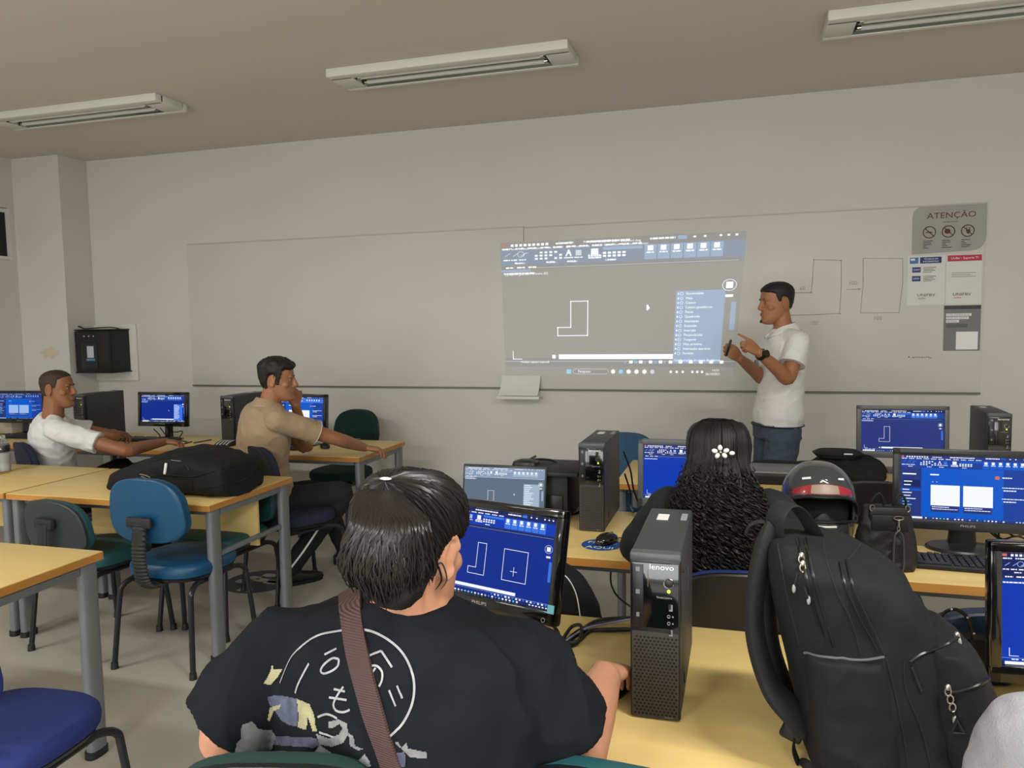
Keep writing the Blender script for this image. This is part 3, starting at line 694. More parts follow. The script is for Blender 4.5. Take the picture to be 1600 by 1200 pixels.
# laptop with pale screen
lp = thing('laptop', 'open thin-bezel laptop with a grey-blue screen behind the blue monitor', 'laptop', (-.925, 2.92, .75), 0)
MB().mat(m_black).box((0, -.10, .009), (.355, .24, .018), .004).build('base', lp, local=True)
MB().mat(m_blackm).box((0, -.11, .0187), (.31, .12, .0015)).build('keyboard', lp, local=True)
T = M4((0, .025, .018), (-math.radians(10), 0, math.radians(0)))
MB(T).mat(m_black).box((0, 0, .105), (.358, .008, .212), .003).build('lid', lp, local=True)
s = MB(T); cad(s, lambda u, v, l: (-.172+.344*u, -.0045-.00025*l, .018+.182*v), PAL_G, 'proj', 9); s.build('screen', lp, local=True)
# ------------------------------------------------------------------ projected interface: projector light painted as faintly glowing panels on the board
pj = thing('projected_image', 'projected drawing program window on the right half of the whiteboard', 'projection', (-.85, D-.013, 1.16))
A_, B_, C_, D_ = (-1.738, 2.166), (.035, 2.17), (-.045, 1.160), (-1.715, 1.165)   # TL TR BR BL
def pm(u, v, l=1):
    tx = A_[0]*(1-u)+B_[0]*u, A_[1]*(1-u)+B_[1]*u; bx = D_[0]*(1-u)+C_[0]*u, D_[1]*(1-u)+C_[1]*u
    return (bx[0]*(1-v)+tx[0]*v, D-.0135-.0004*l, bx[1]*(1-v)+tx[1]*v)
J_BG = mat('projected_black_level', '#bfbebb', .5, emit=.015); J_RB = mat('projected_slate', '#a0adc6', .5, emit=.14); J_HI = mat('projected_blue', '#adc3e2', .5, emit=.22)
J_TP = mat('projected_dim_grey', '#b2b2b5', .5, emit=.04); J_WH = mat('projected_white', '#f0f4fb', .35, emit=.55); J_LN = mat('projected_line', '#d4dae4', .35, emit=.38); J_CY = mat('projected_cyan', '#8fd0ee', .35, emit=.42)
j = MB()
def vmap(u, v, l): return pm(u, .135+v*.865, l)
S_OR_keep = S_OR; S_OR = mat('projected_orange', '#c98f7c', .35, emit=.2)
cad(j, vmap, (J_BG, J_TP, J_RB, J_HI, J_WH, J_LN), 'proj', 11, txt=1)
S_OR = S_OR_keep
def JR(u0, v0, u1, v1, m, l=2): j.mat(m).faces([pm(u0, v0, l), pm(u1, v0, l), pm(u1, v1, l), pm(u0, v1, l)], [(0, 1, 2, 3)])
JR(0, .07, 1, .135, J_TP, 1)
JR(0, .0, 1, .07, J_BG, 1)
for i in range(20): JR(.54+i*.021, .095, .54+i*.021+(.015 if i % 4 else .008), .115, J_WH if i % 2 else J_HI, 3)
for i, t_ in enumerate(('Modelo', 'Layout1', 'Layout2')): j.mat(J_WH).text(t_, .022, frame(pm(.095+i*.045, .105, 3), (1, 0, 0), (0, 0, 1)))
JR(.285, .018, .305, .05, J_CY); JR(.315, .015, .47, .055, J_TP, 2)
j.mat(J_LN).tube([pm(.32+(.0), .018, 3), pm(.465, .018, 3), pm(.472, .034, 3), pm(.465, .052, 3), pm(.32, .052, 3), pm(.313, .034, 3), pm(.32, .018, 3)], .0016, 4)
j.mat(J_WH).text('Pesquisar', .026, frame(pm(.365, .035, 3), (1, 0, 0), (0, 0, 1)))
for i in range(6): j.mat((J_WH, J_CY, J_WH, J_WH, J_WH, J_LN)[i]).ell(pm(.492+i*.034, .035, 2), (.016, .001, .016), sub=2)
for u in (.74, .765, .79, .83, .85, .87): j.mat(J_WH).ell(pm(u, .035, 2), (.009, .001, .009), sub=2)
j.mat(J_WH).text('14:53', .022, frame(pm(.925, .047, 3), (1, 0, 0), (0, 0, 1))).text('06/10/2021', .022, frame(pm(.915, .02, 3), (1, 0, 0), (0, 0, 1)))
j.mat(J_WH).text('Autodesk AutoCAD 2021   Desenho1.dwg', .024, frame(pm(.475, .975, 4), (1, 0, -.02), (0, 0, 1)))
j.text('Compartilhar', .022, frame(pm(.285, .98, 4), (1, 0, 0), (0, 0, 1)))
for i, t_ in enumerate(('Padrão', 'Inserir', 'Anotação', 'Paramétrico', 'Vista', 'Gerenciar', 'Saída', 'Complementos', 'Colaborar', 'Express Tools', 'Aplicativos em destaque')):
    j.text(t_, .019, frame(pm((.02, .062, .105, .16, .21, .25, .295, .35, .415, .475, .57)[i], .948, 4), (1, 0, 0), (0, 0, 1)))
for u, t_ in ((.085, 'Desenhar'), (.22, 'Modificar'), (.31, 'Anotação'), (.47, 'Camadas')): j.text(t_, .02, frame(pm(u, .842, 4), (1, 0, 0), (0, 0, 1)))
j.text('A', .06, frame(pm(.297, .905, 4), (1, 0, 0), (0, 0, 1)))
j.text('Propriedades', .018, frame(pm(.405, .882, 4), (1, 0, 0), (0, 0, 1))).text('da camada', .018, frame(pm(.405, .862, 4), (1, 0, 0), (0, 0, 1)))
j.text('[-][Superior][Estrutura de arame 2D]', .022, frame(pm(.015, .762, 4), (1, 0, 0), (0, 0, 1)), align='LEFT')
menu = ['Extremidade', 'Meio', 'Centro', 'Centro geométrico', 'Ponto', 'Quadrante', 'Interseção', 'Extensão', 'Inserção', 'Perpendicular', 'Tangente', 'Mais próximo', 'Interseção aparente', 'Paralelo']
for i, t_ in enumerate(menu):
    v = .585-i*.0322
    j.mat(J_WH).text(t_, .0235, frame(pm(.785, v, 4), (1, 0, 0), (0, 0, 1)), align='LEFT')
    JR(.752, v-.006, .757, v+.006, J_WH, 4); 
    j.tube([pm(.768+.006*math.cos(a*PI/4), v+.010*math.sin(a*PI/4), 4) for a in range(8)], .0012, 4, closed=True)
j.text('Configurações do ajuste de objetos...', .022, frame(pm(.752, .118, 4), (1, 0, 0), (0, 0, 1)), align='LEFT')
# faint grid of the drawing area
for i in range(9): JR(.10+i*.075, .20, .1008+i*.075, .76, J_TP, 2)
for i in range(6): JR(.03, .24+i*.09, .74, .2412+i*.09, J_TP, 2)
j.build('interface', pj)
# ------------------------------------------------------------------ small devices
def make_mouse(label, loc, rz, m=None):
    e = thing('computer_mouse', label, 'mouse', loc, rz, 'computer mice on the desks')
    MB().mat(m or m_black).loft([((0, 0, z), (a, 0, 0), (0, b, 0), 2.3) for z, a, b in ((0, .027, .048), (.006, .031, .053), (.016, .031, .052), (.026, .027, .044), (.034, .019, .030), (.038, .008, .013))], 28).build('body', e, local=True)
    MB().mat(m_grey).cyl((-.003, .028, .031), (.003, .028, .031), .007, seg=12).build('scroll_wheel', e, local=True)
    MB().mat(m_black).tube(V3(cr([(0, .05, .01), (.01, .09, .004), (.05, .14, .004), (.04, .2, .004)], 6)), .002, 6).build('cable', e, local=True)
    return e
make_mouse('black mouse standing on the round blue sticker', (-.462, 2.725, .752), math.radians(-30), m_gloss)
p = atz(508, 700, .75); make_mouse('black mouse on the rear left desk near the tan polo man', (p.x, p.y, .75), math.radians(40))
make_mouse('black mouse under the hand of the strap wearer', (-.262, 1.60, .75), math.radians(-20))
stk = MB().mat(mat('royal_sticker_blue', '#1c4f96', .5)).lathe([(.072, .7505), (.072, .7518)], 40, M4((-.478, 2.705, 0)))
stk.mat(m_wht).text('AQUI', .038, M4((-.478, 2.665, .7523)), font_sx=1.1).text('FIQUE', .036, M4((-.478, 2.725, .7523)), font_sx=1.1)
tag(recenter(stk.build('desk_sticker')), 'round blue sticker with white lettering on the desk corner', 'sticker')
def make_keyboard(label, loc, rz, L=.44):
    e = thing('keyboard', label, 'keyboard', loc, rz, 'black keyboards')
    MB().mat(m_black).box((0, 0, .009), (L, .145, .016), .005).build('case', e, local=True)
    k = MB().mat(mat('key_plastic', '#26272b', .35))
    for r in range(6):
        y = .054-r*.0205-(.004 if r else 0); n = 20; x = -L/2+.014
        for c in range(n):
            if c in (15,) or (r == 0 and c in (1, 6, 11)): x += .0205; continue
            if r == 5 and 4 <= c <= 9:
                if c == 4: k.box((x+.055, y, .019), (.118, .016, .007), .002)
                x += .0205; continue
            k.box((x+.0085, y, .019), (.0165, .016, .007), .002); x += .0205
    k.build('keys', e, local=True)
    return e
make_keyboard('black keyboard before the round-based monitor', (.66, 2.74, .75), math.radians(-3))
p = atz(487, 702, .75); make_keyboard('black keyboard half hidden by the tan polo man', (p.x-.28, p.y-.03, .75), math.radians(8))
p = atz(20, 683, .75); make_keyboard('black keyboard at the left edge below the leftmost monitor', (p.x+.12, p.y, .75), math.radians(4))
p = atz(225, 690, .75); make_keyboard('black keyboard under the forearm of the white-tee man', (p.x, p.y+.05, .75), math.radians(4))
p = atz(800, 990, .75); 
# equipment case behind the laptop
ec = thing('equipment_case', 'black hard box standing right of the pale laptop screen', 'case', (-.80, 3.15, .75))
MB().mat(m_blackm).box((0, 0, .10), (.26, .26, .20), .010).box((.03, -.02, .195), (.30, .3, .018), .006).build('body', ec, local=True)
MB().mat(m_black).box((.06, -.135, .055), (.10, .012, .095), .004).build('front_door', ec, local=True)
MB().mat(m_black).loft([((-.08, 0, z), (a, 0, 0), (0, a*.8, 0), 3) for z, a in ((.20, .06), (.214, .055), (.222, .03))], 24).build('handle_hump', ec, local=True)
# slim bar on the rear desk (closed flat case with grey top)
a = atz(1172, 741, .76); b = atz(1290, 745, .76)
fc = thing('flat_case', 'long flat case with a worn grey lid at the edge of the rear right desk', 'case', (.22, 4.02, .75))
MB().mat(m_black).box((0, 0, .03), (.44, .24, .05), .006).build('base', fc, local=True)
MB().mat(mat('worn_grey_lid', '#77787a', .4, metal=.3, var=.15, vscale=12, stretch=(1, 5, 1))).box((0, 0, .0605), (.44, .24, .011), .004).build('lid', fc, local=True)
# cables
def cable(label, ptslist, r=.004, name='cable', group='black cables on the desks', m=m_black):
    c = MB().mat(m)
    for pts in ptslist: c.tube(V3(cr(pts, 8)), r, 7)
    return tag(recenter(c.build(name)), label, 'cable', group)
def zz(px, py, Z=.756): v = atz(px, py, Z); return (v.x, v.y, v.z)
cable('bundle of black cables coiled between the blue monitor and the nearest tower', [
    [zz(845, 955, .83), zz(870, 985, .78), zz(878, 1002), zz(900, 990), zz(940, 968), (-.19, 1.93, .80)],
    [zz(808, 958, .83), zz(850, 985, .79), zz(878, 1003), zz(905, 985, .765), zz(950, 972, .765), (-.17, 1.93, .82)],
    [zz(878, 1001), zz(893, 980, .77), zz(908, 978, .80), zz(905, 1000, .77), zz(888, 1003), zz(925, 985), (-.2, 1.93, .77)],
    [zz(868, 1022), zz(900, 1005), zz(925, 985), zz(958, 985), (-.17, 1.94, .77)],
    [zz(770, 990), zz(840, 1000), zz(872, 1006)]], .0045)
cable('single white lead among the cables by the nearest tower', [[zz(880, 1004), zz(915, 982, .77), zz(960, 972, .775), (-.18, 1.94, .81)]], .0025, m=mat('lilac_lead', '#8a8ba8', .5))
cable('black cable arching over the equipment case to the corner tower', [[(-.85, 3.2, .98), at(815, 725, 3.2), at(835, 718, 3.2), at(862, 719, 3.2), at(885, 727, 3.22), (-.56, 3.27, .97)], [(-.9, 3.1, .78), at(880, 795, 3.1), at(890, 807, 3.1), (-.56, 3.27, .80)]], .005)
cable('black cables dangling behind the corner tower', [[at(974, 705, 3.3), at(985, 735, 3.32), at(990, 765, 3.32), at(1000, 790, 3.3), zz(1010, 800)], [at(976, 740, 3.3), at(985, 770, 3.32), at(985, 790, 3.3), zz(990, 800)]], .004)
cable('black cable hanging under the corner tower desk', [[(-.47, 3.2, .70), at(955, 890, 3.1), at(960, 925, 3.0), at(985, 948, 2.9), at(1000, 960, 2.7), (-.32, 2.5, .2)]], .004)
cable('tangle of black cables right of the round-based monitor', [[at(1540, 825, 2.98), zz(1555, 838, .79), zz(1575, 850), zz(1605, 845), zz(1640, 838)], [at(1545, 822, 2.98), zz(1565, 842, .80), zz(1590, 838, .80), zz(1620, 850)], [at(1560, 825, 2.98), zz(1563, 850), zz(1580, 865), zz(1600, 880)], [at(1570, 828, 2.98), zz(1585, 838, .81), zz(1600, 835, .80), zz(1630, 830)]], .0035)
cable('short cables under the stand of the white-tee man\'s monitor', [[at(240, 670, 4.66), zz(250, 682), zz(235, 686), zz(215, 684)], [at(262, 668, 4.66), zz(272, 675, .80), zz(285, 674, .80), zz(280, 684)], [at(250, 668, 4.66), zz(265, 684), zz(292, 690)]], .004)
cable('cable loop hanging at the left edge under the rear desks', [[at(-10, 715, 4.2), at(5, 725, 4.2), at(9, 745, 4.2), at(2, 765, 4.2), at(-12, 770, 4.2)]], .007)
# pens
def pen(label, a, b, m): return tag(recenter(MB().mat(m).tube([a, b], .004, 8, dome=True).build('pen')), label, 'pen', 'pens on the desks')
pen('dark pen on the rear left desk behind the backpack', zz(303, 692), zz(330, 687), m_ink)
pen('pen lying at the far corner of the tan polo man\'s desk', zz(545, 687), zz(562, 686), m_grey)
pen('brown pencil beside the water bottle at the left edge', zz(-4, 741), zz(14, 737), m_edge)
pen('pencil by the hand of the white-tee man', zz(288, 693), zz(300, 690), m_ink)
# spiral notebook
sc_ = thing('striped_cloth', 'small black and white striped cloth behind the lying backpack', 'cloth', zz(352, 697, .75))
g = MB()
for i in range(9):
    g.mat(m_wht if i % 2 else m_ink)
    x = -.06+i*.013
    g.loft([((x, 0, .0), (.0066, 0, 0), (0, .05, 0)), ((x+.01, 0, .02), (.0066, 0, 0), (0, .045, 0)), ((x+.02, .01, .035), (.0066, 0, 0), (0, .03, 0)), ((x+.028, .02, .04), (.005, 0, 0), (0, .01, 0))], 10)
g.build('cloth_folds', sc_, local=True)
# floor sticker
fs_ = MB().mat(mat('slate_floor_print', '#3f4350', .6)).lathe([(.21, .001), (.21, .002)], 40, M4((-2.83, 3.98, 0)))
fs_.mat(m_floor)
for i in range(7):
    a = i*.9+.3; r = .05+.03*(i % 3)
    fs_.prism([(r*math.cos(a)+.045*math.cos(t*PI/4)*(1+.4*(t % 2)), r*math.sin(a)+.03*math.sin(t*PI/4)) for t in range(8)], .0008, M4((-2.83+.05*math.cos(i*2.2), 3.98+.05*math.sin(i*2.2), .0022)))
tag(recenter(fs_.build('floor_sticker')), 'round slate-coloured printed sticker on the floor under the middle desk', 'sticker')
# water bottle
m_pet = mat('clear_plastic', '#e6ecec', .08, trans=.9, ior=1.2); 
wb = thing('water_bottle', 'small clear water bottle with dark label on the middle-left desk', 'bottle', (-4.075, 3.37, .75))
MB().mat(m_pet).lathe([(.028, 0), (.034, .006), (.034, .04), (.030, .055), (.034, .07), (.034, .115), (.035, .12), (.035, .155), (.030, .17), (.018, .19), (.013, .195), (.013, .205)], 28).build('body', wb, local=True)
MB().mat(mat('milky_water', '#c8ccc8', .25, trans=.3)).lathe([(.026, .004), (.032, .008), (.032, .04), (.028, .055), (.032, .07), (.032, .112)], 28).build('water', wb, local=True)
g = MB().mat(m_black).lathe([(.0355, .118), (.0358, .119), (.0358, .156), (.0355, .157)], 28, cap=False)
g.mat(m_wht).text('ÁGUA', .017, M4((.006, -.0365, .138), (PI/2, 0, .1))); g.build('label', wb, local=True)
MB().mat(m_pet).lathe([(.0145, .196), (.0145, .212), (.012, .214)], 20).build('cap', wb, local=True)
# ------------------------------------------------------------------ people
HS = np.array([  # z, front y, back y, half width (head-local, face +y)
 [-.122, .060, .030, .014], [-.116, .082, .020, .028], [-.104, .093, .002, .040], [-.088, .092, -.020, .050], [-.070, .088, -.045, .057],
 [-.048, .088, -.068, .063], [-.025, .086, -.084, .067], [0.0, .084, -.094, .071], [.022, .088, -.098, .0735], [.045, .089, -.100, .075],
 [.070, .082, -.096, .0735], [.090, .068, -.084, .066], [.105, .048, -.064, .052], [.115, .024, -.040, .033], [.119, .002, -.012, .012]])
def hsec(z):
    return [float(np.interp(z, HS[:, 0], HS[:, k])) for k in (1, 2, 3)]
def head(mb, H):
    secs = []
    for r in cr([tuple(r) for r in HS], 3):
        z, f, b, w_ = r; cy = (f+b)/2; d = (f-b)/2
        secs.append(((0, cy, z), (w_, 0, 0), (0, d, 0), 2.25))
    mb.loft(secs, 40, H)
    # nose, brow, lips, chin, cheeks, ears, eye sockets filled by lids
    mb.loft([((0, .082, .030), (.008, 0, 0), (0, .008, 0)), ((0, .090, .012), (.009, 0, 0), (0, .010, 0)), ((0, .098, -.006), (.011, 0, 0), (0, .012, 0)), ((0, .104, -.022), (.014, 0, 0), (0, .014, 0)), ((0, .100, -.032), (.015, 0, 0), (0, .013, 0)), ((0, .092, -.038), (.010, 0, 0), (0, .008, 0))], 16, H)
    for s in (-1, 1):
        mb.ell((s*.0125, .091, -.031), (.008, .010, .007), H, sub=2)
        mb.ell((s*.030, .083, .026), (.022, .009, .006), H, rot=(0, s*.15, -s*.25), sub=2)
        mb.ell((s*.043, .052, -.022), (.022, .024, .022), H, sub=2)
        mb.ell((s*.031, .070, .006), (.0150, .0105, .0110), H, sub=2)
        # ear
        E_ = H @ M4((s*.074, -.008, -.002), (math.radians(-12), 0, s*math.radians(-22)))
        mb.tube([(s*.006+0, .016*math.cos(a)*.9-.002, .031*math.sin(a)+(.004 if math.sin(a) > 0 else 0)) for a in [k*PI/8+.3 for k in range(15)]], .0048, 7, M=E_)
        mb.ell((s*.002, 0, 0), (.005, .014, .026), E_, sub=2); mb.ell((s*.004, .004, -.028), (.005, .008, .009), E_, sub=2)
    mb.ell((0, .090, -.055), (.022, .010, .0055), H, sub=2); mb.ell((0, .089, -.066), (.019, .010, .0060), H, sub=2)
    mb.ell((0, .086, -.098), (.020, .013, .014), H, sub=2)
def eyes(H, parent, brow, lip='#8f5a4c'):
    for s in (-1, 1):
        e = MB(H).mat(mat('eye_white', '#a39a90', .6)).ell((s*.031, .0735, .006), (.0105, .0088, .0058), sub=2)
        e.mat(mat('brown_iris', '#2c1a10', .2)).ell((s*.031, .0808, .006), (.0046, .0022, .0046), sub=2)
        e.build('eye', parent)
        MB(H).mat(brow).tube([(s*.014, .0905, .026), (s*.030, .0880, .031), (s*.045, .0760, .026)], [.0026, .0032, .0016], 6).build('eyebrow', parent)
    MB(H).mat(mat('lip_'+lip[1:], lip, .5)).ell((0, .0935, -.056), (.021, .0075, .0045), sub=2).ell((0, .0925, -.065), (.018, .0085, .0052), sub=2).build('lips', parent)
def cap(H, line, thick, m, parent, name='hair', nz=70, na=120, rough=.002, freq=90, build=True, ztop=.119):
    "hair shell around the head: line(theta)->lowest z of hair, theta 0 = face, pi = back"
    mb = MB(H).mat(m); vs = []; fs = []
    zs = [-.10+(ztop+.10)*(1-(1-i/(nz-1))**1.6) for i in range(nz)]
    zs = [z for z in zs]
    for z in zs:
        f, b, w_ = hsec(z); cy = (f+b)/2; d = (f-b)/2
        for k in range(na):
            th = 2*PI*k/na; c, s = math.cos(th), math.sin(th)
            x = math.copysign(abs(s)**(2/2.25), s)*w_; y = cy+math.copysign(abs(c)**(2/2.25), c)*d
            tt = abs(math.atan2(s, c)); lo = line(tt)
            g = max(0, min(1, (z-lo)/.016)); g = g*g*(3-2*g)
            p = Vector((x, y, z)); n = Vector((x/w_**1.0 if w_ > .001 else 0, (y-cy)/max(d, .001), (z-.02)/.1*1.2)).normalized()
            t_ = thick(tt, z) if callable(thick) else thick
            nn = noise.noise(Vector((x*freq, y*freq, z*freq*.35)))
            off = -.006*(1-g)+g*(t_+rough*nn)
            vs.append(p+n*off)
    nr = len(zs)
    for i in range(nr-1):
        for k in range(na): fs.append((i*na+k, (i+1)*na+k, (i+1)*na+(k+1) % na, i*na+(k+1) % na))
    fs = [f[::-1] for f in fs]
    fs.append(tuple((nr-1)*na+k for k in range(na))); mb.faces(vs, fs)
    if not build: return mb
    return mb.build(name, parent, sharp=80)
def ham(mb, pts, rad, seg=16, **k): mb.tube(pts, rad, seg, dome=True, **k)
def hand(mb, W, Dv, N, T, curls=(.5, .5, .55, .6), thumb=.4, s=1.0):
    D_ = Vector(Dv).normalized(); N = Vector(N); N = (N-D_*N.dot(D_)).normalized(); X = D_.cross(N)
    if X.dot(Vector(T)) < 0: X = -X
    m = Matrix((X, D_, N)).transposed().to_4x4(); m.translation = W; m = m @ Matrix.Scale(s, 4)
    mb.loft([((0, -.015, 0), (.026, 0, 0), (0, 0, .019)), ((0, .01, 0), (.030, 0, 0), (0, 0, .019)), ((0, .04, 0), (.038, 0, 0), (0, 0, .017), 2.5), ((0, .072, 0), (.042, 0, 0), (0, 0, .0145), 2.8), ((0, .092, -.002), (.040, 0, 0), (0, 0, .011), 2.8)], 24, m)
    for i, (x, y, L) in enumerate(((.030, .086, .072), (.010, .091, .080), (-.011, .088, .074), (-.030, .080, .058))):
        c = curls[i]; p = Vector((x, y-.006, -.001)); a = 0; P = [p]; sp = x*.9
        for k, (q, ck) in enumerate(((.46, .8), (.30, 1.15), (.24, .8))):
            a += c*ck; p = p+Vector((sp*.12 if k == 0 else 0, math.cos(a), -math.sin(a)))*L*q; P.append(p)
        Q = V3(cr([tuple(v) for v in P], 3)); r0 = .0090 if i < 3 else .0078
        mb.tube(Q, [r0-(r0*.22)*j/(len(Q)-1) for j in range(len(Q))], 10, M=m, dome=True)
    a = thumb
    P = [(.018, .010, -.004), (.038, .034, -.010-.01*a), (.052-.012*a, .060, -.014-.025*a), (.056-.030*a, .084, -.016-.038*a)]
    mb.tube(V3(cr(P, 3)), [.015, .014, .013, .012, .0112, .0105, .0100, .0095, .009, .0085], 10, M=m, dome=True)
    return m
def V(*a): return Vector(a)
def bez(a, b, c, t): return a*(1-t)**2+b*2*t*(1-t)+c*t*t
def arm(mb, S, E, W, k=1.0, r=(.050, .046, .040, .040, .034, .026)):
    P = [S, S.lerp(E, .45), E, E.lerp(W, .3), E.lerp(W, .65), W]
    Q = cr([tuple(p)+(q*k,) for p, q in zip(P, r)], 5); ham(mb, [Vector(q[:3]) for q in Q], [float(q[3]) for q in Q])
def leg(mb, Hp, K, A, k=1.0, r=(.088, .076, .058, .058, .046, .038)):
    P = [Hp, Hp.lerp(K, .5), K, K.lerp(A, .3), K.lerp(A, .7), A]
    Q = cr([tuple(p)+(q*k,) for p, q in zip(P, r)], 5); ham(mb, [Vector(q[:3]) for q in Q], [float(q[3]) for q in Q], 20)
TS = ((0, .150, .112), (.12, .165, .122), (.3, .152, .112), (.45, .150, .108), (.62, .168, .116), (.78, .176, .114), (.88, .160, .100), (.95, .118, .086), (1.0, .070, .068))
def torso(mb, pel, mid, nk, fh, fs, k=1.0, off=0, t0=0, ts=TS, kd=1.0, grow=0):
    "fh / fs: facing at hips and shoulders"
    secs = []
    arr = np.array(ts)
    for i in range(25):
        t = t0+(1-t0)*i/24; w_ = float(np.interp(t, arr[:, 0], arr[:, 1])); d = float(np.interp(t, arr[:, 0], arr[:, 2]))
        c = bez(pel, mid, nk, t); tg = (bez(pel, mid, nk, min(1, t+.02))-bez(pel, mid, nk, max(0, t-.02))).normalized()
        f = fh.lerp(fs, min(1, t*1.2)).normalized(); x = f.cross(tg).normalized(); y = tg.cross(x).normalized()
        g = off*(1 if t < .9 else max(0.3, 1-(t-.9)*7))+grow*max(0, .5-t)
        secs.append((c, x*(w_*k+g), y*(d*k*kd+g), 2.35))
    mb.loft(secs, 36)
def folds(amp, fr, stretch=(1, 1, 1), seed=0):
    def f(c, n):
        p = Vector((c.x*fr*stretch[0]+seed, c.y*fr*stretch[1], c.z*fr*stretch[2]))
        a = noise.noise(p); b = noise.noise(p*2.3+Vector((7, 3, 1)))
        return amp*((1-abs(a)*2)**2*.6+b*.45-.3)
    return f
def person(label, skin, fn, vox=.004, sm=4):
    mb = MB().mat(skin); fn(mb)
    o = mb.build('person', remesh=vox, smooth=sm); recenter(o); PM[o.name] = Matrix.Translation(o.location)
    tag(o, label, 'person'); return o
def headm(c, f, up=V(0, 0, 1)):
    f = Vector(f).normalized(); x = f.cross(up).normalized(); z = x.cross(f)
    m = Matrix((x, f, z)).transposed().to_4x4(); m.translation = c; return m
def shoe(parent, A, toe, m=None, sole=None, L=.27):
    "A = ankle, toe = horizontal toe direction"
    t = Vector(toe).normalized(); x = t.cross(V(0, 0, 1))
    g = Vector((A.x, A.y, 0)) if A.z < .2 else A-V(0, 0, .08)
    base = g-t*.07
    secs = []
    for u, w_, h in ((0, .025, .05), (.03, .036, .075), (.08, .038, .085), (.13, .040, .065), (.18, .045, .052), (.23, .042, .042), (.262, .022, .028)):
        secs.append((base+t*u+V(0, 0, h/2+.012), x*w_, V(0, 0, h/2), 2.6))
    MB().mat(m or m_black).loft(secs, 20).mat(sole or m_black).loft([(base+t*.128+V(0, 0, z), t*.135*k_, x*.043*k_, 2.8) for z, k_ in ((0, .95), (.004, 1), (.02, 1), (.022, .9))], 28).build('shoe', parent)
sk1 = mat('warm_skin_light', '#b98468', .5, var=.06, vscale=25, bump=.04, bscale=200)
sk2 = mat('warm_skin_tan', '#9a6848', .5, var=.06, vscale=25, bump=.04, bscale=200)
sk3 = mat('warm_skin_brown', '#8a5a3e', .5, var=.06, vscale=25, bump=.04, bscale=200)
h_blk = mat('black_hair', '#171313', .6, bump=.35, bscale=160, stretch=(1, 1, .18))
h_brn = mat('short_brown_hair', '#35271f', .7, bump=.3, bscale=260)
h_str = mat('hair_strands', '#191413', .38, var=.25, vscale=20)
h_curl = mat('curly_black_hair', '#0d0a0a', .85, spec=.15)
def line_short(front=.070, temple=.045, nape=-.062, burn=-.02):
    X = [0, .5, .85, 1.15, 1.35, 1.52, 1.62, 1.85, 2.2, PI]
    Y = [front, front-.006, temple+.01, temple, burn, burn, .030, .022, nape+.018, nape]
    return lambda t: float(np.interp(t, X, Y))
